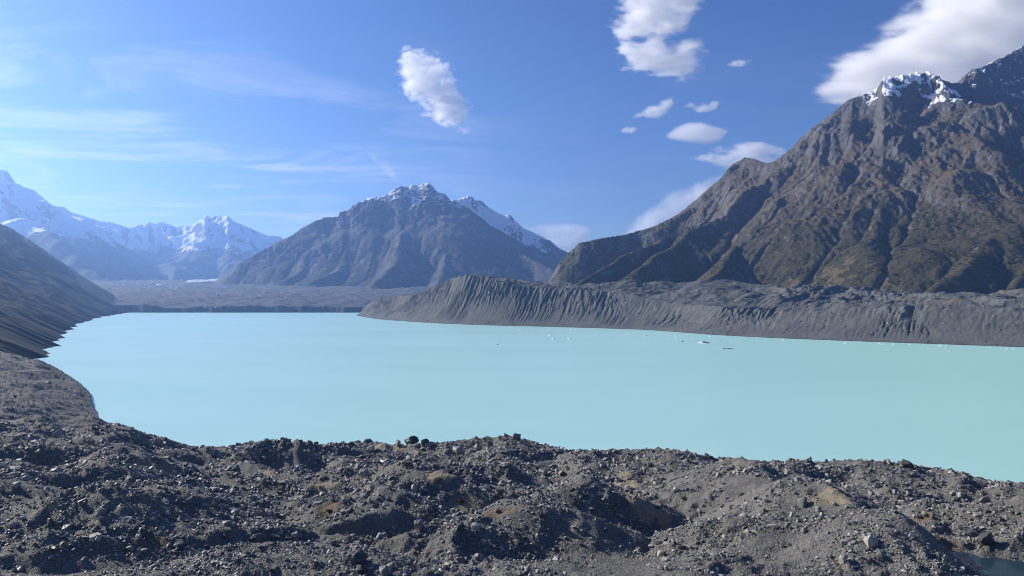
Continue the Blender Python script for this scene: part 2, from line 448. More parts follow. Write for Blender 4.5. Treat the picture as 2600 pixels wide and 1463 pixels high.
# ---- snowy range, far left
sky_s = [(-420, 330), (-200, 385), (-60, 420), (0, 431), (19, 434), (38, 462), (60, 474), (86, 482), (110, 502), (137, 523), (165, 526), (178, 537), (203, 545), (254, 562), (283, 564), (330, 579),
         (352, 570), (378, 565), (394, 568), (413, 563), (432, 570), (448, 577), (473, 573), (495, 567), (524, 545), (537, 553), (552, 547), (568, 550), (575, 545),
         (597, 563), (632, 577), (660, 590), (683, 599), (708, 599), (717, 606), (800, 640)]
ridges_s = [
    ([(-420, 330, 13600), (-60, 420, 14200), (19, 434, 14800), (86, 482, 15700), (165, 526, 16600), (254, 562, 17600), (330, 579, 18600), (378, 565, 19500), (432, 570, 20200), (473, 573, 20600)], 0.75),
    ([(-60, 420, 14200), (10, 530, 12700), (90, 580, 12000), (200, 660, 11200), (300, 712, 10600)], 0.75),
    ([(120, 510, 16100), (200, 590, 14800), (270, 640, 13800), (350, 700, 12800)], 0.75),
    ([(254, 562, 17600), (320, 620, 16200), (390, 690, 14800)], 0.75),
    ([(473, 573, 20600), (524, 545, 19800), (552, 547, 19700), (575, 545, 19700), (632, 577, 20000), (683, 599, 20400), (800, 640, 21000)], 0.7),
    ([(524, 545, 19800), (528, 600, 18000), (500, 640, 16800), (440, 665, 15600), (430, 705, 14000)], 0.72),
    ([(575, 545, 19700), (600, 620, 17800), (620, 680, 15800)], 0.7),
    ([(413, 563, 20000), (420, 620, 18600), (410, 665, 17200)], 0.75),
]
def masks_s(X, Y, H, S, gx, gy):
    n = fbm(X / 900, Y / 900, 45, 4); n2 = fbm(X / 260, Y / 260, 48, 4)
    z0 = 1200 + 0 * H
    snow = sstep(z0 - 200, z0 + 200, H + n * 300 + n2 * 220) * (sstep(1.7, 1.0, S + n2 * 0.5) * 0.62 + 0.36)
    return dict(veg=sstep(0.9, 0.5, S) * sstep(900, 500, H) * 0.6, scree=np.zeros_like(H), snow=np.clip(snow, 0, 1), straw=np.zeros_like(H))
snow_mt, _ = build_range("snow_mountain", (-13000, -4300, 9800, 22500), 36.0, ridges_s, sky_s, mat_c, 1700, 330, 9, 0.016, 18, masks_s, 90, seed=51)

# ------------------------------------------------------------------ lofted banks: left hillside and right moraine wall
def loft(stations, prof_t, ns, nt, sm_w=9):
    """stations: list (per station along the shore) of control points; returns X,Y,Z,s,t arrays"""
    st = np.array(stations, float)                     # (n, k, 3)
    n, k, _ = st.shape
    d = np.r_[0, np.cumsum(np.hypot(*(np.diff(st[:, 0, :2], axis=0)).T))]
    s = np.linspace(0, d[-1], ns)
    C = np.empty((ns, k, 3))
    for j in range(k):
        for c in range(3):
            v = np.interp(s, d, st[:, j, c])
            w = sm_w
            pv = np.pad(v, w, mode='reflect', reflect_type='odd')
            C[:, j, c] = np.convolve(pv, np.ones(w) / w, 'same')[w:-w]
    t = np.linspace(0, 1, nt)
    out = np.empty((ns, nt, 3))
    for c in range(3):
        for i in range(ns):
            out[i, :, c] = np.interp(t, prof_t, C[i, :, c])
    return out, np.broadcast_to(s[:, None], (ns, nt)), np.broadcast_to(t[None], (ns, nt))

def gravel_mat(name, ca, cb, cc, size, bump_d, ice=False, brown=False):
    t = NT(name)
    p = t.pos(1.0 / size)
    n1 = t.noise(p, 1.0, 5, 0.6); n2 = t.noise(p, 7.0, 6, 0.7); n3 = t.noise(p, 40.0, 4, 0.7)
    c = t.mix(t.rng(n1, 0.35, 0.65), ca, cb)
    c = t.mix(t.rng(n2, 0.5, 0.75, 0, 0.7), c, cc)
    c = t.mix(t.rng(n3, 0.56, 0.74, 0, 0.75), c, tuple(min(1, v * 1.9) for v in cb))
    if brown:
        bf = t.rng(t.math('ADD', t.attr('brown'), t.math('MULTIPLY', t.math('SUBTRACT', n2, 0.5), 0.8)), 0.35, 0.7, 0, 0.85)
        c = t.mix(bf, c, (0.135, 0.118, 0.098))
    if ice:
        c = t.mix(t.rng(t.attr('ice'), 0.3, 0.7), c, (0.62, 0.72, 0.76))
    zz_ = t.n('ShaderNodeSeparateXYZ'); t.l(t.pos(1.0), zz_.inputs[0])
    c = t.mix(t.rng(zz_.outputs[2], 0.4, 2.2, 0.65, 0.0), c, (0.03, 0.032, 0.033))
    h = t.math('ADD', n2, t.math('MULTIPLY', n3, 0.4))
    t.principled(c, 0.92, 0.15, t.bump(h, 0.8, bump_d))
    return t.m

mat_wall = gravel_mat("moraine wall gravel", (0.094, 0.099, 0.094), (0.128, 0.130, 0.122), (0.070, 0.074, 0.072), 60, 3.0, brown=True)
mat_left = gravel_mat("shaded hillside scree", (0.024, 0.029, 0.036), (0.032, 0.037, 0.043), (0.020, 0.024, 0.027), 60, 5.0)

# right moraine. shore rows (px,py) ; wall-top rows by (px -> py) tables
shore_r = [(905, 801), (925, 806), (960, 811), (1010, 815), (1100, 821), (1220, 826), (1350, 829), (1500, 833), (1650, 838), (1800, 850), (1950, 858), (2150, 866), (2350, 873), (2600, 882), (2900, 893), (3200, 905)]
top_tab = np.array([(905, 800), (930, 775), (960, 760), (1010, 752), (1065, 748), (1100, 730), (1165, 702), (1190, 698), (1230, 703), (1300, 722), (1340, 728), (1390, 730), (1480, 735), (1530, 742), (1600, 748), (1700, 768), (1800, 778), (1900, 785), (2000, 792), (2100, 786), (2200, 784), (2300, 776), (2400, 774), (2500, 782), (2600, 784), (3300, 790)], float)
back_tab = np.array([(905, 800), (930, 780), (1010, 765), (1065, 755), (1110, 728), (1165, 700), (1240, 708), (1330, 716), (1380, 722), (1480, 724), (1600, 717), (1750, 717), (1850, 718), (1950, 727), (2050, 727), (2150, 730), (2260, 741), (2330, 749), (2450, 748), (2600, 742), (3300, 740)], float)
_spx = np.array(shore_r, float)
_q = np.concatenate([np.linspace(905, 1100, 30), np.linspace(1100, 3200, 130)[1:]])
sh = [lake_pt(x, np.interp(x, _spx[:, 0], _spx[:, 1])) for x in _q]
_sx = np.array(sh)
for _ in range(6):
    _sx[1:-1] = (_sx[:-2] + 2 * _sx[1:-1] + _sx[2:]) / 4
arc = np.r_[0, np.cumsum(np.hypot(*np.diff(_sx[:, :2], axis=0).T))]
tan = np.gradient(_sx[:, :2], axis=0)
for _ in range(25):
    tan[1:-1] = (tan[:-2] + 2 * tan[1:-1] + tan[2:]) / 4
stn = []
for i in range(len(_q)):
    x, y = _sx[i, :2]
    L = math.hypot(*tan[i]); nx_, ny_ = -tan[i][1] / L, tan[i][0] / L
    if ny_ < 0: nx_, ny_ = -nx_, -ny_
    R_ = math.hypot(x, y)
    ux, uy = nx_ * 0.75 + x / R_ * 0.5, ny_ * 0.75 + y / R_ * 0.5
    u = math.hypot(ux, uy); ux /= u; uy /= u
    w = 0.25 + 0.75 * float(sstep(0, 900, arc[i])); qn = float(sstep(1450, 1750, _q[i]))
    w1 = (190 - 40 * qn) * w; w2 = w1 + (260 + 360 * qn) * w; w3 = w2 + 350 * w
    p0 = (x - ux * 40, y - uy * 40, -12)
    def at(wd, tab):
        X_, Y_ = x + ux * wd, y + uy * wd
        return (X_, Y_, CAM_H + (HOR - np.interp(1300 + F * X_ / Y_, tab[:, 0], tab[:, 1])) / F * Y_)
    ptop = at(w1, top_tab); pback = at(w2, back_tab)
    pmid = (x + ux * w1 * 0.5, y + uy * w1 * 0.5, ptop[2] * 0.36)
    ppl = tuple(ptop[k] * 0.45 + pback[k] * 0.55 for k in range(3))
    if qn < 0.5: ppl = (ppl[0], ppl[1], min(ppl[2], ptop[2]) - 6)
    pend = (x + ux * w3, y + uy * w3, pback[2] - 60 + 40 * qn)
    stn.append([p0, (x, y, 0), pmid, ptop, ppl, pback, pend])
NT_ = 190
V, S_, T_ = loft(stn, [0, 0.06, 0.30, 0.55, 0.72, 0.92, 1.0], 1500, NT_)
X, Y, Z = V[..., 0], V[..., 1], V[..., 2].copy()
# soften the corner at the wall top
wallf = sstep(0.08, 0.3, T_) * sstep(0.62, 0.54, T_)
upper = sstep(0.16, 0.46, T_) * sstep(0.585, 0.545, T_)
lean = S_ - T_ * 80 + 9 * fbm(S_ / 60, T_ * 2.5, 3, 4)
big = ridged(lean / 150, T_ * 0.8, 70, 3)
gul = ridged(lean / 36, T_ * 0.9 + 3, 71, 5, 0.6)
fine = ridged(lean / 11, T_ * 2.2 + 7, 72, 3)
region = sstep(-0.1, 0.2, fbm(S_ / 210, T_ * 1.6, 77, 4) + 0.3 * sstep(2400, 2000, S_))
hs = np.clip(V[:, :, 2].max(axis=1) / 90.0, 0.15, 1.3)[:, None]
disp = (upper * region * (12 * (big - 0.5) + 3.5 * (gul - 0.55) + 2.5 * (fine - 0.5)) + wallf * (1.6 * (fine - 0.5) + 2.5 * fbm(S_ / 28, T_ * 10, 78, 4))) * hs
# push along the outward (lakeward) horizontal direction
gxs = np.gradient(X, axis=0); gys = np.gradient(Y, axis=0); gl = np.hypot(gxs, gys) + 1e-6
ox, oy = gys / gl, -gxs / gl
X = X + ox * disp; Y = Y + oy * disp
plat = sstep(0.54, 0.62, T_) * sstep(1.0, 0.93, T_)
Z = Z + hs * plat * (1.6 * fbm(S_ / 5, T_ * 110, 89, 2) + 9 * fbm(S_ / 90, T_ * 9, 80, 5) + 20 * (ridged(S_ / 150, T_ * 8, 83, 5) - 0.45) + 2.5 * fbm(S_ / 14, T_ * 55, 81, 3))
Z = Z + hs * wallf * (0.8 * fbm(S_ / 12, T_ * 30, 85, 3)) + hs * sstep(0.5, 0.55, T_) * sstep(0.6, 0.56, T_) * 5 * fbm(S_ / 40, T_ * 3, 86, 4)
Z = Z + hs * sstep(0.2, 0.5, T_) * sstep(0.6, 0.54, T_) * (2 + 7 * region) * (ridged(S_ / 26, T_ * 6, 79, 4) - 0.5)
Kw = 0.036 * sstep(0.07, 0.2, T_) * sstep(0.60, 0.55, T_) * (0.25 + 0.75 * region) * (0.5 + 1.5 * sstep(-0.15, 0.35, fbm(S_ / 120, T_ * 2, 74, 4)))
Z = erode(Z, 2.4, 11, Kw, 0.45, 2.2)
Z = Z + hs * wallf * 0.5 * fbm(S_ / 6, T_ * 60, 87, 3)
brown = plat * sstep(-0.05, 0.3, fbm(S_ / 120, T_ * 8, 88, 4)) + 0.9 * sstep(900, 650, S_) * sstep(1700, 1200, S_) * sstep(0.45, 0.5, T_)
grid_mesh("moraine_terrain", X, Y, Z, mat_wall, dict(brown=np.clip(brown, 0, 1)))
MOR = (X, Y, Z, T_)

# left hillside
stl = []
left_rows = [((-330, 300, 0), (-1150, -50, 500)), ((-560, 760, 0), (-1370, 380, 520)), (lake_pt(95, 912), (-1550, 770, 540)), (lake_pt(150, 860), (-1921, 1345, 570)), (lake_pt(190, 826), (-2400, 2200, 580)),
             (lake_pt(250, 806), (-2950, 3300, 600)), (lake_pt(318, 795), (-3400, 4500, 620)), (P(303, 768, 5600), P(19, 574, 6000)), (P(287, 750, 6400), P(86, 618, 7000)),
             (P(266, 738, 7200), P(150, 664, 7700)), (P(242, 728, 8200), P(212, 704, 8600)), (P(228, 722, 8900), P(222, 711, 9100))]
for (sp, r) in left_rows:
    x, y = sp[0], sp[1]
    dx, dy = r[0] - x, r[1] - y; L = math.hypot(dx, dy)
    zb_ = sp[2]
    mid = (x + dx * 0.45, y + dy * 0.45, zb_ + (r[2] - zb_) * 0.41)
    bk = (r[0] + dx / L * 400, r[1] + dy / L * 400, r[2] * 0.6)
    stl.append([(x - dx / L * 40, y - dy / L * 40, zb_ - 18), (x, y, zb_), mid, r, bk])
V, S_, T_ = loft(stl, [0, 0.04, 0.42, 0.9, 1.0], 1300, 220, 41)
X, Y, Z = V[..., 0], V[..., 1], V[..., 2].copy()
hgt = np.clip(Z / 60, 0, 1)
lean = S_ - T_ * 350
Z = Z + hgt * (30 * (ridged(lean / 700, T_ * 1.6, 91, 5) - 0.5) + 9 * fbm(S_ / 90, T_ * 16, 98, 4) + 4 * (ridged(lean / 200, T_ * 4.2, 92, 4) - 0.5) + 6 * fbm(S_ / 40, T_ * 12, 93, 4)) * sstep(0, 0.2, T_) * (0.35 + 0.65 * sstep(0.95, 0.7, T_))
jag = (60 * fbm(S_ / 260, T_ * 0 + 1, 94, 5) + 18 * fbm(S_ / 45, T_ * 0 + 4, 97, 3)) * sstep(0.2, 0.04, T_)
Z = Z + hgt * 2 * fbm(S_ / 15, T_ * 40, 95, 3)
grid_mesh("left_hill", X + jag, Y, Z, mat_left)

# ------------------------------------------------------------------ debris-covered glacier
mat_glac = gravel_mat("glacier debris", (0.082, 0.084, 0.085), (0.112, 0.112, 0.112), (0.066, 0.067, 0.068), 160, 9.0, ice=True)
yy = 4790 + np.geomspace(1, 6400, 300) - 1
pxg = np.linspace(120, 1180, 700)
PXg, Yg = np.meshgrid(pxg, yy)
Xg = (PXg - 1300) / F * Yg
edge = 4850 + 70 * fbm(PXg / 90, PXg * 0, 101, 4)
prof = np.interp(Yg, [4790, 5600, 6600, 8000, 9500, 11200], [58, 78, 125, 195, 275, 360])
rise = sstep(0, 45, Yg - edge)
hm = 22 * fbm(Xg / 300, Yg / 300, 103, 5) + 26 * (ridged(Xg / 240, Yg / 150, 105, 5) - 0.5)
cliffy = 0.72 + 0.55 * fbm(PXg / 130, PXg * 0 + 5, 107, 3)
Zg = -8 + rise * (8 + prof * (cliffy + (1 - cliffy) * sstep(0, 700, Yg - edge))) + rise * hm * (0.35 + 0.65 * sstep(0, 600, Yg - edge))
wx_, wy_, _ = P(525, 712, 9900)
tongue = sstep(1.0, 0.55, np.hypot((Xg - wx_) / 190, (Yg - wy_) / 700))
Zg = Zg + tongue * 40
cl = sstep(3, 30, Yg - edge) * sstep(85, 45, Yg - edge) * sstep(0.0, 0.25, fbm(PXg / 60, PXg * 0 + 9, 109, 4)) * sstep(380, 430, PXg) * sstep(720, 660, PXg) * 0.36
grid_mesh("glacier_terrain", Xg, Yg, Zg, mat_glac, dict(ice=np.clip(tongue + cl, 0, 1)))

# ------------------------------------------------------------------ lake and base ground
t = NT("glacial lake water")
p = t.pos(1.0)
n1 = t.noise(t.pos(1.0, (0.012, 0.05, 1)), 1.0, 4, 0.6); n2 = t.noise(p, 0.9, 3, 0.6); n0 = t.noise(t.pos(1.0, (0.0012, 0.004, 1)), 1.0, 4, 0.55)
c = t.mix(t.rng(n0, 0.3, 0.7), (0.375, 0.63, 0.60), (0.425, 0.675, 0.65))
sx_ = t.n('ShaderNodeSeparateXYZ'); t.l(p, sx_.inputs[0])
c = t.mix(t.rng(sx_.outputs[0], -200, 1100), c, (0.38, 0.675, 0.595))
b1 = t.bump(n2, 0.25, 0.25); b2 = t.bump(n1, 0.1, 1.5, b1)
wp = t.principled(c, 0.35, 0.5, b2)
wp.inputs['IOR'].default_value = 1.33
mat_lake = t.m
def flat(name, x0, x1, y0, y1, z, mat, n=2):
    X, Y = np.meshgrid(np.linspace(x0, x1, n), np.linspace(y0, y1, n))
    return grid_mesh(name, X, Y, np.full(X.shape, z), mat)
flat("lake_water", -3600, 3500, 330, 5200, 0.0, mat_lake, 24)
t = NT("valley gravel"); t.principled(t.mix(t.rng(t.noise(t.pos(0.01), 1), .3, .7), (0.12, 0.115, 0.11), (0.16, 0.15, 0.145)), 0.95, 0.1)
flat("valley_ground", -15000, 9000, -2500, 24500, -33.0, t.m, 6)

# ------------------------------------------------------------------ near moraine
def pz(py, d): return CAM_H - (py - HOR) / F * d
anch = {
 -1100: [(30, 66), (100, 56), (130, 62), (300, 55), (600, 60), (1000, 75), (1300, 80)],
 -400: [(30, 66), (100, 56), (130, 54), (300, 38), (600, 34), (1000, 45), (1300, 40)],
 0: [(30, 62), (95, 52), (130, 51), (300, pz(1200, 300)), (600, pz(1010, 600)), (800, pz(945, 800)), (1000, pz(894, 1000)), (1120, 10), (1300, -6)],
 100: [(30, 62), (95, 52), (130, 51), (300, pz(1195, 300)), (600, pz(1015, 600)), (800, pz(962, 800)), (950, pz(914, 950)), (1080, 3), (1300, -8)],
 200: [(30, 62), (95, 52), (130, 51), (300, pz(1190, 300)), (600, pz(1048, 600)), (800, pz(977, 800)), (880, 3), (960, -6), (1300, -8)],
 283: [(30, 62), (95, 52), (130, 51), (300, pz(1165, 300)), (450, pz(1098, 450)), (560, pz(1076, 560)), (620, -4), (1300, -8)],
 500: [(30, 62), (95, 52), (130, 51), (300, pz(1190, 300)), (400, pz(1143, 400)), (430, pz(1136, 430)), (530, -4), (1300, -8)],
 716: [(30, 62), (95, 52), (130, 51), (250, pz(1250, 250)), (330, pz(1160, 330)), (380, pz(1117, 380)), (480, -4), (1300, -8)],
 1000: [(30, 62), (95, 52), (130, 51), (250, pz(1250, 250)), (330, pz(1165, 330)), (385, pz(1127, 385)), (480, -4), (1300, -8)],
 1276: [(30, 62), (95, 52), (130, 51), (200, pz(1330, 200)), (300, pz(1180, 300)), (370, pz(1107, 370)), (470, -4), (1300, -8)],
 1500: [(30, 62), (95, 52), (130, 51), (250, pz(1245, 250)), (380, pz(1144, 380)), (460, -4), (1300, -8)],
 1800: [(30, 62), (95, 52), (130, 52), (200, pz(1320, 200)), (260, pz(1240, 260)), (375, pz(1158, 375)), (450, -4), (1300, -8)],
 2100: [(30, 62), (95, 52), (130, 50), (200, pz(1345, 200)), (300, pz(1222, 300)), (365, pz(1169, 365)), (440, -4), (1300, -8)],
 2300: [(30, 62), (95, 52), (130, 49), (200, pz(1350, 200)), (300, pz(1230, 300)), (360, pz(1174, 360)), (440, -4), (1300, -8)],
 2500: [(30, 62), (95, 52), (130, 47), (170, 44), (250, pz(1300, 250)), (340, pz(1220, 340)), (420, -4), (1300, -8)],
 3100: [(30, 62), (95, 52), (130, 52), (300, 30), (345, 14), (420, -4), (1300, -8)],
 3700: [(30, 62), (95, 52), (130, 60), (300, 36), (345, 14), (420, -4), (1300, -8)],
}
NCOL, NROW = 1500, 680
pxn = np.linspace(-1000, 3600, NCOL)
dn = np.geomspace(42, 1300, NROW)
PXn, Dn = np.meshgrid(pxn, dn)
keys = sorted(anch)
tabs = np.stack([np.interp(dn, *np.array(anch[k]).T) for k in keys], 1)       # (NROW, nk)
Zn = np.empty_like(PXn)
for j in range(NROW):
    Zn[j] = np.interp(pxn, keys, tabs[j])
Zn = blur(Zn, 14)
Xn = (PXn - 1300) / F * Dn; Yn = Dn.copy()
land = sstep(-3, 12, Zn)
wxn = 9 * fbm(Xn / 55, Yn / 55, 200, 3); wyn = 9 * fbm(Xn / 55, Yn / 55, 203, 3)
A_, B_ = Xn + wxn, Yn + wyn
near_f = 0.25 + 0.75 * sstep(105, 165, Dn)
far_f = 1 - 0.42 * sstep(420, 650, Dn)
hum = 8.5 * (np.abs(perlin(A_ / (62 * 1), B_ / 50, 211)) * 1.6 - 0.45) + 4.6 * (0.55 - np.abs(perlin(A_ / 30, B_ / 24, 213)) * 1.4) \
    + 2.4 * fbm(A_ / 15, B_ / 12, 215, 3) + 1.0 * (ridged(A_ / 8, B_ / 7, 217, 3) - 0.5)
calm = 1 - 0.85 * np.exp(-((Xn - 41) / 15) ** 2 - ((Yn - 243) / 24) ** 2)
calm = calm * (1 - 0.65 * np.exp(-(np.hypot((Xn - 62) / 26, (Yn - 200) / 60)) ** 2))
Zn = Zn + 0.85 * land * hum * near_f * far_f * calm
def mound(pts, width, height, sharp=1.0):
    """a gravel ridge through (px, d) points"""
    global Zn
    W = [((p - 1300) / F * d, d) for p, d in pts]
    best = np.full(Zn.shape, 1e9)
    for (x0, y0), (x1, y1) in zip(W[:-1], W[1:]):
        dx, dy = x1 - x0, y1 - y0
        u = np.clip(((Xn - x0) * dx + (Yn - y0) * dy) / (dx * dx + dy * dy), 0, 1)
        best = np.minimum(best, np.hypot(Xn - x0 - u * dx, Yn - y0 - u * dy))
    Zn = Zn + height * np.exp(-(best / width) ** (2 * sharp))
mound([(1835, 252), (1900, 225), (2030, 185), (2180, 152), (2290, 136)], 17, 13, 0.75)
mound([(1290, 182), (1450, 186), (1620, 190)], 8, 5.5, 0.9)
mound([(1390, 270), (1460, 258), (1500, 246)], 8, 4, 0.9)
mound([(1160, 350), (1276, 352), (1380, 352)], 13, 5)
mound([(640, 340), (720, 345), (790, 350)], 12, 4)
mound([(2420, 215), (2560, 205), (2700, 200)], 10, 6)
mound([(900, 262), (1060, 245), (1120, 225)], 10, 5, 0.8)
mound([(300, 545), (340, 520), (420, 480)], 16, 3)
# pond hollow
PX0, PD0, PZ = 2545, 148, 43.2
pcx = (PX0 - 1300) / F * PD0
pr = np.hypot((Xn - pcx) / 15.5, (Yn - PD0) / 17.5) + 0.16 * fbm(Xn / 9, Yn / 9, 231, 3)
k = sstep(1.55, 0.85, pr)
Zn = Zn * (1 - k) + (PZ - 1.3 + 2.6 * np.clip(pr - 0.75, -1, 2)) * k
# skyline of the near moraine
sky_n = np.array([(283, 1074), (311, 1078), (349, 1094), (388, 1106), (409, 1109), (451, 1123), (496, 1136), (524, 1137), (548, 1133), (590, 1134), (622, 1126), (664, 1121), (716, 1117), (769, 1122), (814, 1130), (838, 1126), (900, 1124),
    (927, 1123), (1004, 1129), (1101, 1126), (1164, 1119), (1217, 1111), (1276, 1108), (1304, 1113), (1374, 1129), (1416, 1139), (1451, 1146), (1514, 1144), (1619, 1142), (1688, 1141), (1759, 1151), (1791, 1159), (1833, 1163), (1910, 1172),
    (1980, 1170), (2042, 1167), (2077, 1174), (2147, 1168), (2217, 1170), (2301, 1176), (2329, 1184), (2434, 1198), (2469, 1207), (2504, 1220), (2556, 1228), (2608, 1228), (2900, 1235), (3600, 1240)], float)
for it in range(6):
    rows = (dn > 300) & (dn < 600)
    pyv = HOR + F * (CAM_H - Zn) / Dn
    sub = np.where(rows[:, None] & (Zn > 1.0), pyv, 1e9)
    r = sub.argmin(0); cur = sub.min(0); dsk = dn[r]
    dz = (cur - np.interp(pxn, sky_n[:, 0], sky_n[:, 1])) / F * dsk
    dz = np.where(cur < 1e8, np.clip(dz, -9, 9), 0) * sstep(250, 300, pxn)
    w_ = 15
    ker = np.ones(w_) / w_
    dz = np.convolve(np.pad(dz, w_, mode='edge'), ker, 'same')[w_:-w_]
    dsm = np.convolve(np.pad(dsk, 40, mode='edge'), np.ones(41) / 41, 'same')[40:-40]
    w = np.exp(-((Dn - dsm[None]) / 75.0) ** 2)
    Zn = Zn + 0.8 * w * dz[None] * np.where(Zn > 0, 1, 0.3)
# left rubble hill: clip to its traced skyline
tl = np.array([(-1000, 800), (0, 893), (60, 900), (95, 912), (150, 940), (205, 976), (228, 1000), (240, 1040), (283, 1074)], float)
lim_py = np.interp(pxn, tl[:, 0], tl[:, 1])
lim_z = CAM_H - (lim_py[None] - HOR) / F * Dn
lm = sstep(283, 270, PXn) * sstep(350, 450, Dn)
Zn = np.where(lm > 0, np.minimum(Zn, Zn * (1 - lm) + lm * (lim_z + 0.2)), Zn)
Zn = Zn + sstep(-1, 3, Zn) * (0.28 * fbm(Xn / 2.6, Yn / 2.6, 219, 3) + 1.5 * (ridged(A_ / 6.5, B_ / 5.5, 221, 4) - 0.5) * sstep(-0.25, 0.25, fbm(Xn / 30, Yn / 26, 222, 3)))

gyn, gxn = np.gradient(Zn); 
sand = np.zeros_like(Zn); ochre = np.zeros_like(Zn)
pyn = HOR + F * (CAM_H - Zn) / Dn
def patch(arr, px, d, rx, ry, seed):
    x, y = (px - 1300) / F * d, d
    q = np.hypot((Xn - x) / rx, (Yn - y) / ry) + 0.35 * fbm(Xn / 5, Yn / 5, seed, 3)
    np.maximum(arr, sstep(1.1, 0.7, q), out=arr)
def seen_d(px, py):
    i = int(round((px - pxn[0]) / (pxn[1] - pxn[0]))); h = np.nonzero(pyn[:, i] <= py)[0]
    return float(dn[h[0]])
for k_, (px, py, rx, ry) in enumerate([(1578, 1212, 4, 6), (1592, 1232, 5, 7), (1606, 1252, 5, 6), (1628, 1272, 4, 5), (820, 1232, 6, 4), (400, 1190, 9, 5), (680, 1200, 6, 4), (1680, 1300, 3, 4), (985, 1140, 10, 6), (1190, 1288, 6, 3), (2150, 1262, 9, 6), (1120, 1205, 5, 4)]):
    patch(sand, px, seen_d(px, py), rx, ry, 301 + k_)
for k_, (px, py, rx, ry) in enumerate([(835, 1290, 4, 5), (385, 1388, 3.2, 3), (1280, 1300, 5, 3), (2395, 1378, 4, 4), (2340, 1325, 3, 3)]):
    patch(ochre, px, seen_d(px, py), rx, ry, 331 + k_)
smooth_g = sstep(0.05, 0.35, fbm(Xn / 45, Yn / 40, 241, 3))
mx_, my_ = (1900 - 1300) / F * 205, 205
smooth_g = np.maximum(smooth_g, sstep(1.2, 0.6, np.hypot((Xn - mx_ + 6) / 24, (Yn - my_) / 55)))

t = NT("near moraine gravel")
p = t.pos(1.0)
n1 = t.noise(p, 0.05, 5, 0.6); n2 = t.noise(p, 1.1, 5, 0.7); n3 = t.noise(p, 4.5, 4, 0.7)
vor = t.n('ShaderNodeTexVoronoi'); vor.inputs['Scale'].default_value = 2.3; t.l(p, vor.inputs['Vector'])
vc = t.n('ShaderNodeSeparateXYZ'); t.l(vor.outputs['Color'], vc.inputs[0])
c = t.mix(t.rng(n1, 0.35, 0.65), (0.096, 0.096, 0.090), (0.146, 0.143, 0.131))
c = t.mix(t.rng(vc.outputs[0], 0.45, 1.0, 0, 0.6, False), c, (0.24, 0.225, 0.205))
c = t.mix(t.rng(n2, 0.5, 0.72, 0, 0.6), c, (0.075, 0.07, 0.066))
c = t.mix(t.rng(t.attr('sand'), 0.3, 0.8, 0, 0.9), c, t.mix(t.rng(n2, .35, .65), (0.30, 0.25, 0.17), (0.20, 0.17, 0.12)))
c = t.mix(t.rng(t.attr('ochre'), 0.3, 0.8, 0, 0.65), c, t.mix(t.rng(n2, .35, .65), (0.185, 0.125, 0.07), (0.12, 0.088, 0.055)))
h = t.math('ADD', t.math('ADD', t.math('MULTIPLY', vor.outputs['Distance'], -0.8), n2), t.math('MULTIPLY', n3, 0.5))
t.principled(c, 0.92, 0.2, t.bump(h, 0.9, 0.35))
mat_near = t.m
near = grid_mesh("near_ground", Xn, Yn, Zn, mat_near, dict(sand=sand, ochre=ochre))

def ground_at(px, d):
    """bilinear height of the near moraine at photo column px, distance d (arrays)"""
    u = np.clip((px - pxn[0]) / (pxn[1] - pxn[0]), 0, NCOL - 1.001); v = np.clip(np.log(d / dn[0]) / math.log(dn[1] / dn[0]), 0, NROW - 1.001)
    i = u.astype(int); j = v.astype(int); fu = u - i; fv = v - j
    return (Zn[j, i] * (1 - fu) + Zn[j, i + 1] * fu) * (1 - fv) + (Zn[j + 1, i] * (1 - fu) + Zn[j + 1, i + 1] * fu) * fv
def sample(arr, px, d):
    i = np.clip(np.round((px - pxn[0]) / (pxn[1] - pxn[0])).astype(int), 0, NCOL - 1); j = np.clip(np.round(np.log(d / dn[0]) / math.log(dn[1] / dn[0])).astype(int), 0, NROW - 1)
    return arr[j, i]
vis_py = np.minimum.accumulate(pyn, axis=0)           # lowest row reached so far, for what the camera can see
VIS = pyn <= vis_py + 0.5
def ray_hit(px, py):
    """distance at which the sight line through (px, py) meets the near moraine"""
    i = int(np.clip(round((px - pxn[0]) / (pxn[1] - pxn[0])), 0, NCOL - 1))
    hit = np.nonzero(pyn[:, i] <= py)[0]
    return float(dn[hit[0]]) if len(hit) else float(dn[pyn[:, i].argmin()])

# pond
t = NT("pond water")
p = t.pos(1.0); nb = t.noise(t.pos(1.0, (1.2, 3.5, 1)), 1.0, 4, 0.6)
pw = t.principled((0.018, 0.042, 0.055), 0.2, 0.12, t.bump(nb, 0.15, 0.08)); pw.inputs['IOR'].default_value = 1.33
th = np.linspace(0, 2 * math.pi, 65); rr = np.array([0.0, 1.0])
TH, RR = np.meshgrid(th, rr)
grid_mesh("pond_water", pcx + RR * 24 * np.cos(TH), PD0 + RR * 27 * np.sin(TH), np.full(TH.shape, PZ), t.m, keep=None)

# ------------------------------------------------------------------ rocks
def rock_material(name, dark, light, warm):
    t = NT(name)
    oi = t.n('ShaderNodeObjectInfo'); tc = t.n('ShaderNodeTexCoord')
    n1 = t.noise(tc.outputs['Object'], 2.2, 5, 0.65); n2 = t.noise(tc.outputs['Object'], 9.0, 4, 0.7)
    c = t.mix(t.rng(oi.outputs['Random'], 0.0, 1.0, 0, 1, False), dark, light)
    w = t.math('FRACT', t.math('MULTIPLY', oi.outputs['Random'], 37.7))
    c = t.mix(t.rng(w, 0.72, 1.0, 0, 0.8), c, warm)
    c = t.mix(t.rng(n1, 0.42, 0.7, 0, 0.55), c, tuple(v * 0.5 for v in dark))
    t.principled(c, 0.6, 0.4, t.bump(n2, 0.4, 0.1))
    return t.m
mat_rock = rock_material("greywacke rubble", (0.075, 0.075, 0.074), (0.31, 0.297, 0.278), (0.42, 0.38, 0.32))
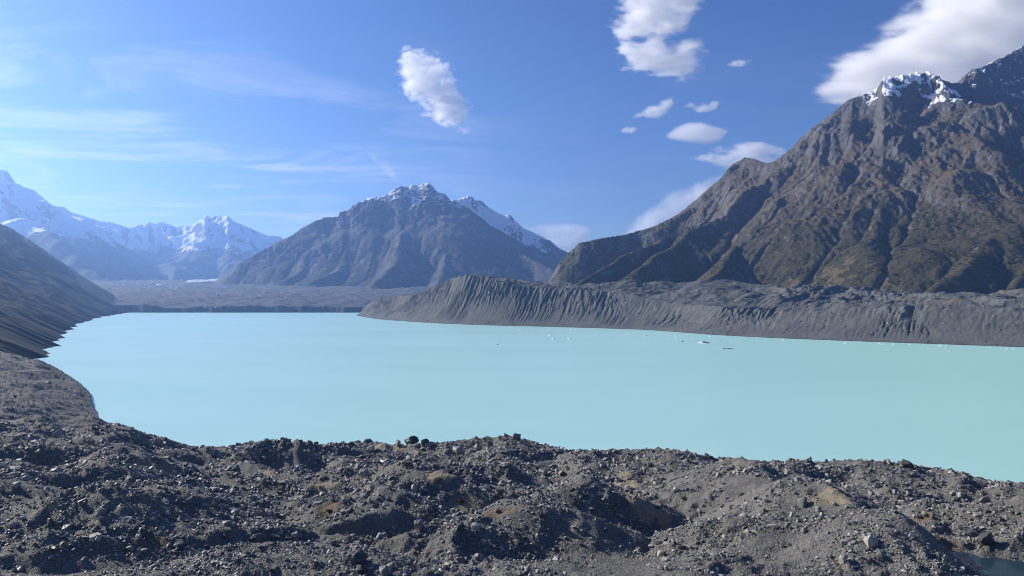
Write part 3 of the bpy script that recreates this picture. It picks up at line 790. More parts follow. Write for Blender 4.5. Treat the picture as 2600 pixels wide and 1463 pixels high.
mat_rock_dark = rock_material("dark boulder rock", (0.045, 0.044, 0.045), (0.07, 0.068, 0.066), (0.09, 0.08, 0.07))
mat_rock_pale = rock_material("pale boulder rock", (0.30, 0.28, 0.25), (0.40, 0.375, 0.335), (0.42, 0.36, 0.28))

def rock_mesh(name, seed, npts, flatness, mat, detail=0, rounded=False):
    r = random.Random(seed)
    bm = bmesh.new()
    for _ in range(npts):
        v = Vector((r.gauss(0, 1), r.gauss(0, 1), r.gauss(0, 1))).normalized() * (0.78 + 0.22 * r.random())
        if not rounded and r.random() < 0.45:
            v = Vector([max(-0.62, min(0.62, c)) for c in v])
        bm.verts.new((v.x * 0.5, v.y * 0.5 * (0.75 + 0.2 * r.random()), v.z * 0.5 * flatness))
    res = bmesh.ops.convex_hull(bm, input=bm.verts)
    bmesh.ops.delete(bm, geom=list({g for g in res['geom_interior'] + res['geom_unused'] if isinstance(g, bmesh.types.BMVert)}), context='VERTS')
    bmesh.ops.dissolve_limit(bm, angle_limit=math.radians(9), verts=bm.verts, edges=bm.edges)
    if detail:
        bmesh.ops.bevel(bm, geom=bm.edges[:], offset=0.022, segments=2, affect='EDGES', profile=0.6)
        bmesh.ops.triangulate(bm, faces=bm.faces)
        for _ in range(detail):
            bmesh.ops.subdivide_edges(bm, edges=[e for e in bm.edges if e.calc_length() > 0.09], cuts=1)
            bmesh.ops.triangulate(bm, faces=bm.faces)
        co = np.array([v.co[:] for v in bm.verts])
        nz = fbm(co[:, 0] * 3.1 + seed, co[:, 1] * 3.1 + co[:, 2] * 2.3, seed, 4) * 0.055 + fbm(co[:, 2] * 7 + co[:, 0] * 2, co[:, 1] * 7, seed + 5, 3) * 0.025
        for v, k in zip(bm.verts, nz):
            v.co += v.co.normalized() * float(k)
    me = bpy.data.meshes.new(name); bm.to_mesh(me); bm.free()
    me.materials.append(mat)
    return me

rub_coll = bpy.data.collections.new("rubble kinds")
NV = 14
for i in range(NV):
    o = bpy.data.objects.new("rubble_kind_%02d" % i, rock_mesh("rubble stone", 100 + i, random.choice([9, 12, 16]), [0.45, 0.6, 0.75, 0.85][i % 4], mat_rock))
    rub_coll.objects.link(o)

def scatter_object(name, pos, scl, rot, idx, coll, kind='stuff'):
    me = bpy.data.meshes.new(name)
    n = len(pos)
    me.vertices.add(n); me.vertices.foreach_set("co", np.asarray(pos, np.float32).ravel())
    a = me.attributes.new("scl", 'FLOAT_VECTOR', 'POINT'); a.data.foreach_set("vector", np.asarray(scl, np.float32).ravel())
    a = me.attributes.new("rot", 'FLOAT_VECTOR', 'POINT'); a.data.foreach_set("vector", np.asarray(rot, np.float32).ravel())
    a = me.attributes.new("idx", 'INT', 'POINT'); a.data.foreach_set("value", np.asarray(idx, np.int32))
    me.update()
    ob = bpy.data.objects.new(name, me); COL.objects.link(ob); ob["kind"] = kind
    ng = bpy.data.node_groups.new(name + " scatter", 'GeometryNodeTree')
    ng.interface.new_socket("Geometry", in_out='INPUT', socket_type='NodeSocketGeometry')
    ng.interface.new_socket("Geometry", in_out='OUTPUT', socket_type='NodeSocketGeometry')
    N = ng.nodes
    gi, go = N.new('NodeGroupInput'), N.new('NodeGroupOutput')
    ci = N.new('GeometryNodeCollectionInfo'); ci.inputs['Collection'].default_value = coll; ci.inputs['Separate Children'].default_value = True; ci.inputs['Reset Children'].default_value = True
    ip = N.new('GeometryNodeInstanceOnPoints'); ip.inputs['Pick Instance'].default_value = True
    def na(nm, ty):
        x = N.new('GeometryNodeInputNamedAttribute'); x.data_type = ty; x.inputs[0].default_value = nm; return x.outputs[0]
    er = N.new('FunctionNodeEulerToRotation')
    L = ng.links
    L.new(gi.outputs[0], ip.inputs['Points']); L.new(ci.outputs[0], ip.inputs['Instance'])
    L.new(na("idx", 'INT'), ip.inputs['Instance Index']); L.new(na("scl", 'FLOAT_VECTOR'), ip.inputs['Scale'])
    L.new(na("rot", 'FLOAT_VECTOR'), er.inputs[0]); L.new(er.outputs[0], ip.inputs['Rotation'])
    L.new(ip.outputs[0], go.inputs[0])
    md = ob.modifiers.new("scatter", 'NODES'); md.node_group = ng
    return ob

def rock_points(n, d0, d1, px0=-420, px1=3020, minpx=1.8, maxpx=9.0, alpha=2.0, seed=5):
    r = np.random.default_rng(seed)
    px = r.uniform(px0, px1, n); d = np.exp(r.uniform(math.log(d0), math.log(d1), n))
    z = ground_at(px, d)
    clump = fbm(px / F * d / 14, d / 14, 251, 3) + 0.5 * fbm(px / F * d / 5, d / 5, 254, 2)
    sm = sample(smooth_g, px, d); sd = np.maximum(sample(sand, px, d), sample(ochre, px, d))
    keep = (z > 0.2) & (r.random(n) < np.clip(0.62 + 1.3 * clump - 0.58 * sm - 0.8 * sd, 0.04, 1)) & ((np.hypot(((px - 1300) / F * d - pcx) / 15.5, (d - PD0) / 17.5) > 1.0) | (z > PZ + 0.3))
    px, d, z, clump = px[keep], d[keep], z[keep], clump[keep]
    m = len(px)
    u = r.random(m)
    spx = (minpx ** (-alpha) * (1 - u) + maxpx ** (-alpha) * u) ** (-1 / alpha)   # power law, photo pixels
    size = np.clip(spx * d / F * (1 + 0.5 * np.clip(clump, -0.5, 1)), 0.12, 3.2)
    return px, d, z, size, r
pos = []; scl = []; rot = []; idx = []
for (n, a, b, s, mn, mx) in ((300000, 118, 440, 5, 3.0, 16), (90000, 440, 1050, 6, 2.6, 8), (60000, 118, 440, 8, 6.5, 24)):
    px, d, z, size, r = rock_points(n, a, b, seed=s, minpx=mn, maxpx=mx)
    m = len(px)
    pos.append(np.stack([(px - 1300) / F * d, d, z + size * 0.10], 1))
    scl.append(size[:, None] * np.stack([r.uniform(0.8, 1.5, m), r.uniform(0.8, 1.25, m), r.uniform(0.7, 1.2, m)], 1))
    rot.append(np.stack([r.normal(0, 0.45, m), r.normal(0, 0.45, m), r.uniform(0, 6.28, m)], 1))
    idx.append(r.integers(0, NV, m))
scatter_object("rubble", np.concatenate(pos), np.concatenate(scl), np.concatenate(rot), np.concatenate(idx), rub_coll)

# stones lying over the far moraine
r = np.random.default_rng(90)
MX, MY, MZ, MT = MOR
n = 70000
fi = r.uniform(0, MX.shape[0] - 2, n); lo_, hi_ = 0.07, 0.97
fj = (lo_ + (hi_ - lo_) * r.random(n)) * (MX.shape[1] - 2)
i0 = fi.astype(int); j0 = fj.astype(int)
a_, b_ = fi - i0, fj - j0
bl = lambda A: (A[i0, j0] * (1 - a_) + A[i0 + 1, j0] * a_) * (1 - b_) + (A[i0, j0 + 1] * (1 - a_) + A[i0 + 1, j0 + 1] * a_) * b_
mx, my, mz, mt = bl(MX), bl(MY), bl(MZ), bl(MT)
k = (r.random(n) < np.where(mt > 0.55, 0.9, 0.35 + 0.6 * (mt < 0.12))) & (mz > 0.5)
mx, my, mz, mt = mx[k], my[k], mz[k], mt[k]
sz = np.clip(1.1 * (r.pareto(2.4, len(mx)) + 1), 1.1, 9) * np.where(mt > 0.55, 1.3, 0.9)
scatter_object("moraine_rubble", np.stack([mx, my, mz + sz * 0.08], 1), sz[:, None] * np.stack([r.uniform(0.8, 1.5, len(mx)), r.uniform(0.8, 1.3, len(mx)), r.uniform(0.6, 1.1, len(mx))], 1),
               np.stack([r.normal(0, 0.4, len(mx)), r.normal(0, 0.4, len(mx)), r.uniform(0, 6.28, len(mx))], 1), r.integers(0, NV, len(mx)), rub_coll)

# scrub on the lower slopes of the right mountain
t = NT("mountain scrub leaves")
oi = t.n('ShaderNodeObjectInfo')
t.principled(t.mix(oi.outputs['Random'], (0.028, 0.034, 0.016), (0.075, 0.070, 0.032)), 0.8, 0.2); mat_scrub = t.m
bush_coll = bpy.data.collections.new("scrub kinds")
for i in range(5):
    rr_ = random.Random(500 + i); bm = bmesh.new()
    for q in range(60):
        v = Vector((rr_.gauss(0, 1), rr_.gauss(0, 1), abs(rr_.gauss(0, 1)))).normalized()
        c_ = Vector((v.x * 0.5, v.y * 0.5, v.z * 0.62)) * rr_.uniform(0.45, 1.0)
        e1 = Vector((rr_.gauss(0, 1), rr_.gauss(0, 1), rr_.gauss(0, 1))).normalized() * 0.17; e2 = e1.cross(v).normalized() * 0.13
        bm.faces.new([bm.verts.new(c_ + p_) for p_ in (e1, e2, -e1, -e2)])
    me = bpy.data.meshes.new("scrub bush"); bm.to_mesh(me); bm.free(); me.materials.append(mat_scrub)
    bush_coll.objects.link(bpy.data.objects.new("scrub_kind_%d" % i, me))
RX, RY, RH, RS = RM
n = 420000
i0 = r.integers(0, RX.shape[0], n); j0 = r.integers(0, RX.shape[1], n)
bx, by, bz, bs = RX[i0, j0], RY[i0, j0], RH[i0, j0], RS[i0, j0]
jx, jy = r.uniform(-2.5, 2.5, n), r.uniform(-2.5, 2.5, n)
dens = sstep(0.05, 0.4, fbm(bx / 90, by / 90, 601, 4) + 0.35 * fbm(bx / 420, by / 420, 603, 3) + 0.12) * sstep(760, 330, bz + 250 * fbm(bx / 300, by / 300, 605, 3)) * sstep(1.5, 1.1, bs)
k = (r.random(n) < dens) & (bz > 85) & (bx / by > 0.03) & (by < 5600)
k[np.nonzero(k)[0][60000:]] = False
bx, by, bz = bx[k] + jx[k], by[k] + jy[k], bz[k]
sz = r.uniform(3.5, 9.0, len(bx))
print("scrub", len(bx))
scatter_object("mountain_scrub", np.stack([bx, by, bz - 0.6], 1), sz[:, None] * np.stack([r.uniform(0.9, 1.4, len(bx)), r.uniform(0.9, 1.4, len(bx)), r.uniform(0.6, 0.95, len(bx))], 1),
               np.stack([np.zeros(len(bx)), np.zeros(len(bx)), r.uniform(0, 6.28, len(bx))], 1), r.integers(0, 5, len(bx)), bush_coll)

# ---- single boulders
def tag(o, label, cat, group=None):
    o["label"] = label; o["category"] = cat
    if group: o["group"] = group
    return o
b_mesh = [rock_mesh("boulder", 300 + i, 15 + i % 6, [0.6, 0.75, 0.9][i % 3], mat_rock, 2) for i in range(8)]
b_dark = [rock_mesh("boulder", 330 + i, 22, 0.72, mat_rock_dark, 2, True) for i in range(3)]
b_pale = [rock_mesh("boulder", 350 + i, 20, 0.75, mat_rock_pale, 2, i % 2 == 0) for i in range(3)]
def add_boulder(px, py, w, h, mesh, label, group=None, rz=0.0, tilt=0.0, sink=0.25, d=None):
    d = d or ray_hit(px, py)
    z = float(ground_at(np.array([px], float), np.array([d]))[0])
    W = w / F * d; Hh = h / F * d
    o = bpy.data.objects.new("boulder", mesh); COL.objects.link(o)
    dim = [max(v.co[k] for v in mesh.vertices) - min(v.co[k] for v in mesh.vertices) for k in range(3)]
    o.scale = (W / dim[0], W * 0.9 / dim[1], Hh / (1 - sink) / dim[2])
    o.location = ((px - 1300) / F * d, d, z + Hh * (0.5 - sink))
    o.rotation_euler = (0, tilt, rz)
    return tag(o, label, "boulder", group)
heroes = [
 (1047, 1127, 38, 22, 'd', "large dark rounded boulder on the moraine crest, standing out against the lake"),
 (1078, 1128, 21, 15, 'd', "smaller dark boulder just beside the big one on the crest above the lake"),
 (1010, 1129, 12, 14, 'r', "narrow upright slab on the crest beside the two dark crest boulders"),
 (2303, 1185, 46, 18, 'd', "broad low dark boulder on the right end of the crest, above pale rubble"),
 (2037, 1285, 24, 30, 'r', "tall dark block standing alone on the shadowed flank of the big gravel mound"),
 (2207, 1388, 32, 28, 'p', "pale rounded boulder on the gravel spur just before the pond"),
 (2140, 1433, 22, 20, 'p', "pale round boulder in the shadow of the gravel spur near the bottom edge"),
 (2140, 1383, 20, 14, 'r', "grey wedge boulder up the spur from the pale rounded boulder"),
 (905, 1428, 56, 34, 'd', "huge dark flat-topped boulder low in the rubble, the largest near the bottom edge"),
 (918, 1456, 34, 22, 'd', "dark pointed boulder directly below the huge flat-topped one"),
 (975, 1459, 26, 24, 'r', "upright grey block to the right of the dark pointed boulder"),
 (1322, 1162, 9, 11, 'p', "small bright tan block on the dark crest mound"),
 (1248, 1160, 10, 9, 'p', "small pale slab leaning on the dark crest mound"),
 (1680, 1412, 24, 16, 'p', "bright angular boulder at the foot of the big gravel mound"),
 (1688, 1426, 20, 12, 'p', "flat pale slab resting below the bright angular boulder"),
 (2502, 1382, 46, 30, 'd', "large dark boulder among pale rocks on the bank above the pond"),
 (1168, 1345, 26, 18, 'd', "dark boulder left of the shadowed central hummock"),
 (1212, 1347, 26, 18, 'p', "bright topped boulder between a dark boulder and the shadowed hummock"),
 (652, 1378, 34, 22, 'r', "flat topped grey block sitting in the rubble of the left slope"),
 (455, 1392, 28, 18, 'r', "dark sloping slab beside the small ochre patch of ground"),
 (362, 1366, 26, 20, 'd', "rounded dark boulder above the small ochre patch of ground"),
 (1850, 1163, 16, 13, 'r', "small pointed block perched on the crest above the big gravel mound"),
 (1794, 1160, 13, 9, 'r', "squat block on the crest line left of the pointed perched block"),
]
for i, (px, py, w, h, k, lab) in enumerate(heroes):
    ms = {'d': b_dark, 'p': b_pale, 'r': b_mesh}[k]
    add_boulder(px, py, w, h, ms[i % len(ms)], lab, None, rz=i * 1.3)
taken = [(h[0], h[1]) for h in heroes]
zones = [
 (lambda px, d: px < 300 and d > 420, "grey boulder strewn over the dark rubble hill beside the left shore", "boulders on the left shore hill"),
 (lambda px, d: px > 2330 and d < 230, "angular boulder in the heap of pale rocks around the small pond", "boulders around the pond"),
 (lambda px, d: px > 1640 and d < 262, "boulder lying on the big smooth gravel mound", "boulders on the gravel mound"),
 (lambda px, d: d > 320, "boulder along the crest of the near moraine, against the lake", "boulders along the moraine crest"),
 (lambda px, d: px < 1000, "angular grey boulder half sunk in the rubble of the left slope", "boulders in the left rubble slope"),
 (lambda px, d: True, "angular grey boulder half sunk in the rubble of the central hummocks", "boulders in the central hummocks"),
]
r = np.random.default_rng(77)
cnt = 0
while cnt < 270:
    px = float(r.uniform(8, 2592)); d = float(np.exp(r.uniform(math.log(140), math.log(430)))) if r.random() > 0.12 else float(r.uniform(450, 900))
    i = int(round((px - pxn[0]) / (pxn[1] - pxn[0]))); j = int(round(math.log(d / dn[0]) / math.log(dn[1] / dn[0])))
    if Zn[j, i] < 1.5 or not VIS[j, i] or pyn[j, i] > 1450: continue
    if np.hypot(((px - 1300) / F * d - pcx) / 15.5, (d - PD0) / 17.5) < 1.35: continue
    if sand[j, i] > 0.5: continue
    py = pyn[j, i]
    if any(abs(px - a) < 40 and abs(py - b) < 25 for a, b in taken): continue
    w = float(min(26, 10.5 * r.pareto(3.5) + 10.5)) * (1 if d < 430 else 0.6)
    if smooth_g[j, i] > 0.6: w *= 0.75
    z_ = next(z for z in zones if z[0](px, d))
    add_boulder(px, py, w, w * float(r.uniform(0.5, 0.9)), b_mesh[int(r.integers(0, 8))], z_[1], z_[2], rz=float(r.uniform(0, 6.28)), tilt=float(r.normal(0, 0.2)), d=d)
    cnt += 1

# ---- low shrubs among the rubble
t = NT("olive shrub leaves"); oi = t.n('ShaderNodeObjectInfo')
t.principled(t.mix(oi.outputs['Random'], (0.05, 0.052, 0.022), (0.11, 0.085, 0.035)), 0.8, 0.2); mat_shrub = t.m
def shrub_mesh(seed):
    q = random.Random(seed); bm = bmesh.new()
    for _ in range(420):
        v = Vector((q.gauss(0, 1), q.gauss(0, 1), abs(q.gauss(0, 0.8)))).normalized()
        c_ = Vector((v.x * 0.5, v.y * 0.5, v.z * 0.42)) * (q.uniform(0.3, 1.0) ** 0.6) * (0.8 + 0.35 * math.sin(v.x * 5 + seed) * math.cos(v.y * 6))
        e1 = Vector((q.gauss(0, 1), q.gauss(0, 1), q.gauss(0, 1))).normalized() * 0.05; e2 = e1.cross(v).normalized() * 0.03
        bm.faces.new([bm.verts.new(c_ + p_) for p_ in (e1, e2, -e1, -e2)])
    me = bpy.data.meshes.new("shrub"); bm.to_mesh(me); bm.free(); me.materials.append(mat_shrub); return me
shrubs = [shrub_mesh(700 + i) for i in range(3)]
sp = [(1112, 1230, 26), (1170, 1276, 30), (1262, 1268, 22), (1360, 1284, 18), (1455, 1282, 20), (1486, 1262, 16), (1622, 1252, 14), (1735, 1268, 18), (836, 1300, 22), (860, 1322, 16), (186, 1345, 20), (520, 1228, 16),
      (2350, 1318, 18), (2388, 1372, 18), (1930, 1290, 14), (2210, 1250, 14), (300, 1250, 14), (690, 1452, 22)]
for i, (px, py, w) in enumerate(sp):
    d = ray_hit(px, py); z = float(ground_at(np.array([px], float), np.array([d]))[0])
    o = bpy.data.objects.new("shrub", shrubs[i % 3]); COL.objects.link(o)
    W = w / F * d; o.location = ((px - 1300) / F * d, d, z); o.scale = (W, W, W * 0.8); o.rotation_euler = (0, 0, i * 0.8)
    tag(o, "low olive brown shrub growing between the stones of the near moraine", "shrub", "low shrubs on the near moraine")

# ------------------------------------------------------------------ ice on the lake
t = NT("floating ice"); n = t.noise(t.pos(0.6), 1.0, 4, 0.6)
t.principled(t.mix(t.rng(n, 0.35, 0.65), (0.86, 0.9, 0.92), (0.62, 0.78, 0.84)), 0.5, 0.4); mat_ice = t.m
t = NT("dirty ice"); n = t.noise(t.pos(0.5), 1.0, 4, 0.6)
t.principled(t.mix(t.rng(n, 0.4, 0.6), (0.06, 0.065, 0.07), (0.13, 0.135, 0.14)), 0.8, 0.2); mat_dirty = t.m
def ice_mesh(seed, mat, peak=1.0):
    r = random.Random(seed); bm = bmesh.new()
    for _ in range(26):
        a = r.random() * 6.28; q = r.random() ** 0.5
        bm.verts.new((0.5 * q * math.cos(a), 0.5 * q * math.sin(a), (1 - q) ** 1.2 * peak * r.uniform(0.4, 1.0) - 0.06))
    for k in range(12):
        a = k / 12 * 6.28; q = r.uniform(0.38, 0.5); bm.verts.new((q * math.cos(a), q * math.sin(a), -0.2))
    res = bmesh.ops.convex_hull(bm, input=bm.verts)
    bmesh.ops.delete(bm, geom=list({g for g in res['geom_interior'] + res['geom_unused'] if isinstance(g, bmesh.types.BMVert)}), context='VERTS')
    me = bpy.data.meshes.new("ice floe"); bm.to_mesh(me); bm.free(); me.materials.append(mat); return me
ice_m = [ice_mesh(i, mat_ice, 0.8) for i in range(6)]; dirty_m = [ice_mesh(40 + i, mat_dirty, 0.5) for i in range(3)]
def floe(px, py, w, h, mesh, label, name="ice_floe", group=None, rz=0.0):
    x, y, _ = lake_pt(px, py); o = bpy.data.objects.new(name, mesh); COL.objects.link(o)
    W = w / F * y; o.location = (x, y, 0.0); o.scale = (W, W * 1.2, max(h / F * y * 2.0, 0.8)); o.rotation_euler = (0, 0, rz)
    return tag(o, label, "iceberg" if name == "iceberg" else "ice floe", group)
big1 = floe(1785, 871, 34, 4.0, ice_m[0], "largest iceberg near the far moraine, a dark dirt cone on a white ice foot", "iceberg")
dc = bpy.data.objects.new("debris_cover", dirty_m[0]); COL.objects.link(dc); dc.parent = big1
dc.location = (0.1, -0.08, 0.1); dc.scale = (0.85, 0.95, 1.5)
floe(1851, 886, 32, 3.6, dirty_m[1], "long low iceberg black with rock debris, nearest the camera of the dark ones", "iceberg")
floe(1839, 886, 11, 4, dirty_m[2], "small black lump of dirty ice touching the long dark iceberg", "iceberg")
floe(1733, 868, 12, 3.2, dirty_m[2], "small dark dirty iceberg just left of the largest cone-shaped one", "iceberg")
floe(1263, 876, 10, 3.0, dirty_m[1], "lone dark dirty ice block out on the open lake", "iceberg")
floe(1397, 852, 17, 2.6, ice_m[1], "long flat white ice raft with a thin profile off the gullied moraine wall", "iceberg")
floe(1406, 860, 13, 3, ice_m[2], "white ice block right below the long flat raft", "iceberg")
floe(1446, 860, 13, 3, ice_m[3], "greyish white ice block to the right of the white block and raft", "iceberg")
floe(1639, 853, 9, 4, ice_m[4], "rounded white ice block alone off the foot of the lower moraine wall", "iceberg")
_r = random.Random(4)
extra = []
for _ in range(46):
    q = _r.random() ** 1.5; ex = 1300 + q * 1280
    ey = np.interp(ex, [1480, 1650, 1800, 1950, 2150, 2600], [836, 842, 853, 861, 869, 885]) + abs(_r.gauss(0, 6.5)) + 1.5
    extra.append((ex, float(ey), _r.uniform(3, 7)))
sm = extra + [(1261, 845, 7), (1350, 844, 5), (1442, 851, 3), (1264, 861, 6), (1487, 846, 4), (1523, 844, 4), (1514, 853, 5), (1593, 848, 9), (1580, 853, 6), (1554, 860, 6), (1533, 860, 4), (1491, 854, 4),
      (1629, 859, 4), (1699, 859, 6), (1716, 858, 3), (1690, 861, 3), (1757, 861, 5), (1802, 856, 6), (1812, 857, 4), (1822, 856, 5), (1830, 857, 4), (1840, 856, 6), (1820, 863, 4), (1869, 856, 4), (1881, 860, 6), (1877, 863, 3),
      (1921, 864, 7), (1938, 861, 5), (1925, 867, 4), (1989, 864, 8), (1922, 862, 4), (2028, 864, 5), (2146, 872, 9), (2152, 869, 4), (2187, 869, 5), (2233, 872, 6), (2243, 876, 5), (2268, 873, 5), (2295, 873, 5), (2310, 875, 6), (2346, 876, 6),
      (2391, 877, 7), (2403, 877, 5), (2496, 881, 5), (2060, 866, 4), (2090, 867, 4), (740, 796, 8), (790, 797, 10), (835, 797, 14), (862, 796, 9), (770, 798, 7), (1650, 861, 3), (1668, 857, 3), (1856, 867, 3), (1905, 866, 3)]
for i, (px, py, w) in enumerate(sm):
    far_ = px < 900
    floe(px, py, w * 1.25, 2.2 if not far_ else 1.4, ice_m[i % 6], "thin pale ice floe by the far glacier front" if far_ else "small white ice floe drifting off the moraine shore",
         group="floes by the glacier front" if far_ else "small floes off the moraine shore", rz=i * 0.9)

# bare ice walls on the glacier
t = NT("bare glacier ice"); t.principled((0.86, 0.9, 0.94), 0.6, 0.3); mat_bare = t.m
gl = [(292, 720, 7, 5), (300, 724, 4, 2), (317, 724, 9, 3), (352, 721, 5, 4), (368, 724, 5, 3), (387, 718, 7, 3), (406, 725, 24, 4), (435, 732, 5, 3), (449, 732, 6, 4), (463, 714, 6, 3), (322, 742, 5, 3), (551, 751, 4, 9), (532, 756, 4, 4), (481, 727, 4, 3),
      (659, 752, 8, 2), (373, 769, 3, 3), (521, 782, 3, 3), (272, 722, 4, 3), (420, 723, 10, 3), (546, 783, 3, 2)]
def glacier_hit(px, py):
    i = int(np.clip(round((px - pxg[0]) / (pxg[1] - pxg[0])), 0, len(pxg) - 1))
    q = HOR + F * (CAM_H - Zg[:, i]) / Yg[:, i]
    h = np.nonzero(q <= py)[0]; j = h[0] if len(h) else int(q.argmin())
    return Xg[j, i], Yg[j, i], Zg[j, i]
iw = [ice_mesh(70 + i, mat_bare, 1.0) for i in range(4)]
for i, (px, py, w, h) in enumerate(gl):
    x, y, z = glacier_hit(px, py)
    o = bpy.data.objects.new("ice_cliff", iw[i % 4]); COL.objects.link(o)
    o.location = (x, y, z + 1); o.scale = (w / F * y * 1.15, w / F * y * 1.2, h / F * y * 1.6); o.rotation_euler = (0, 0, (i % 5 - 2) * 0.5)
    lab = "small bright bare ice wall showing through the dark glacier debris"; grp = "bare ice walls on the glacier"
    if (px, py) == (406, 725): lab, grp = "longest bright bare ice wall on the debris covered glacier", None
    if (px, py) == (551, 751): lab, grp = "tallest narrow bright ice pinnacle rising from the glacier debris", None
    tag(o, lab, "ice cliff", grp)

# ------------------------------------------------------------------ clouds: real volumes of droplets
def cloud_material(dens):
    t = NT("cloud droplets")
    pv = t.n('ShaderNodeVolumePrincipled'); pv.inputs['Color'].default_value = (1, 1, 1, 1); pv.inputs['Density'].default_value = dens; pv.inputs['Anisotropy'].default_value = 0.15
    t.l(pv.outputs[0], t.out.inputs['Volume']); return t.m
def in_poly(px, py, poly):
    ins = np.zeros(px.shape, bool); n = len(poly); j = n - 1
    for i in range(n):
        xi, yi = poly[i]; xj, yj = poly[j]
        ins ^= ((yi > py) != (yj > py)) & (px < (xj - xi) * (py - yi) / (yj - yi + 1e-9) + xi); j = i
    return ins
def edge_d(px, py, poly):
    best = np.full(px.shape, 1e9)
    for (x0, y0), (x1, y1) in zip(poly, poly[1:] + poly[:1]):
        dx, dy = x1 - x0, y1 - y0; u = np.clip(((px - x0) * dx + (py - y0) * dy) / (dx * dx + dy * dy + 1e-9), 0, 1)
        best = np.minimum(best, np.hypot(px - x0 - u * dx, py - y0 - u * dy))
    return best
def cloud(poly, d, label, dens, soft=0.5, noise_px=26, namp=0.9, thick=1.0, step=3.0, res_px=2.2, stretch=(1, 1, 1), off=0.0, mcap=30, Rp=None):
    xs = np.array([p[0] for p in poly], float); ys = np.array([p[1] for p in poly], float)
    gx, gy = np.meshgrid(np.arange(xs.min(), xs.max(), step), np.arange(ys.min(), ys.max(), step))
    gx = gx.ravel(); gy = gy.ravel(); k = in_poly(gx, gy, poly); gx, gy = gx[k], gy[k]
    e = np.minimum(edge_d(gx, gy, poly), mcap)
    if Rp:
        k = e > Rp * 0.6; gx, gy, e = gx[k], gy[k], e[k]
    m = d / F                                     # metres per photo pixel
    pts = []
    R = Rp or step * 1.6
    for x, y, q in zip(gx, gy, e):
        hw = q * thick
        nl = max(1, int(2 * hw / (step * 1.6)) + 1)
        for dep in (np.linspace(-hw, hw, nl) if nl > 1 else (0.0,)):
            pts.append(((x - 1300) * m, d + dep * m, CAM_H - (y - HOR) * m))
    pts = np.array(pts); c = pts.mean(0); pts = pts - c
    lo = pts.min(0) - R * 2.2 * m; hi = pts.max(0) + R * 2.2 * m
    me = bpy.data.meshes.new("cloud"); me.vertices.add(len(pts)); me.vertices.foreach_set("co", pts.astype(np.float32).ravel()); me.update()
    mat_cloud = cloud_material(dens)
    src = bpy.data.objects.new("cloud droplet points", me)
    vol = bpy.data.volumes.new("cloud"); vol.materials.append(mat_cloud)
    ob = bpy.data.objects.new("cloud", vol); ob.location = c; COL.objects.link(ob)
    tag(ob, label, "cloud")
    ng = bpy.data.node_groups.new("cloud volume", 'GeometryNodeTree')
    ng.interface.new_socket("Geometry", in_out='INPUT', socket_type='NodeSocketGeometry'); ng.interface.new_socket("Geometry", in_out='OUTPUT', socket_type='NodeSocketGeometry')
    N, L = ng.nodes, ng.links
    gi, go = N.new('NodeGroupInput'), N.new('NodeGroupOutput')
    vc = N.new('GeometryNodeVolumeCube'); vc.inputs['Min'].default_value = tuple(lo); vc.inputs['Max'].default_value = tuple(hi)
    for a, nm in enumerate(('Resolution X', 'Resolution Y', 'Resolution Z')):
        vc.inputs[nm].default_value = int(np.clip((hi[a] - lo[a]) / (res_px * m), 12, 220))
    pos = N.new('GeometryNodeInputPosition')
    n1 = N.new('ShaderNodeTexNoise'); n1.inputs['Scale'].default_value = 1.0; n1.inputs['Detail'].default_value = 8; n1.inputs['Roughness'].default_value = 0.66; n1.inputs['Distortion'].default_value = 0.4
    vm = N.new('ShaderNodeVectorMath'); vm.operation = 'MULTIPLY'; vm.inputs[1].default_value = tuple(s / (noise_px * m) for s in stretch)
    va = N.new('ShaderNodeVectorMath'); va.operation = 'ADD'; va.inputs[1].default_value = (off, off * 1.7, off * 0.6)
    L.new(pos.outputs[0], vm.inputs[0]); L.new(vm.outputs[0], va.inputs[0]); L.new(va.outputs[0], n1.inputs['Vector'])
    px_ = N.new('GeometryNodeProximity'); px_.target_element = 'POINTS'
    oi = N.new('GeometryNodeObjectInfo'); oi.inputs['Object'].default_value = src
    L.new(oi.outputs['Geometry'], px_.inputs[0])
    dm = N.new('ShaderNodeMath'); dm.operation = 'DIVIDE'; dm.inputs[1].default_value = R * m
    L.new(px_.outputs['Distance'], dm.inputs[0])
    inv = N.new('ShaderNodeMath'); inv.operation = 'SUBTRACT'; inv.inputs[0].default_value = 1.3; L.new(dm.outputs[0], inv.inputs[1])
    ns = N.new('ShaderNodeMath'); ns.operation = 'SUBTRACT'; ns.inputs[1].default_value = 0.5; L.new(n1.outputs[0], ns.inputs[0])
    nm_ = N.new('ShaderNodeMath'); nm_.operation = 'MULTIPLY'; nm_.inputs[1].default_value = namp * 5; L.new(ns.outputs[0], nm_.inputs[0])
    ad = N.new('ShaderNodeMath'); ad.operation = 'ADD'; L.new(inv.outputs[0], ad.inputs[0]); L.new(nm_.outputs[0], ad.inputs[1])
    mr = N.new('ShaderNodeMapRange'); mr.interpolation_type = 'SMOOTHSTEP'
    mr.inputs[1].default_value = 0.25; mr.inputs[2].default_value = 0.25 + soft * 2; mr.inputs[3].default_value = 0; mr.inputs[4].default_value = 1.0
    L.new(ad.outputs[0], mr.inputs[0]); L.new(mr.outputs[0], vc.inputs['Density'])
    sm_ = N.new('GeometryNodeSetMaterial'); sm_.inputs['Material'].default_value = mat_cloud
    L.new(vc.outputs[0], sm_.inputs[0]); L.new(sm_.outputs[0], go.inputs[0])
    md = ob.modifiers.new("volume", 'NODES'); md.node_group = ng
    return ob
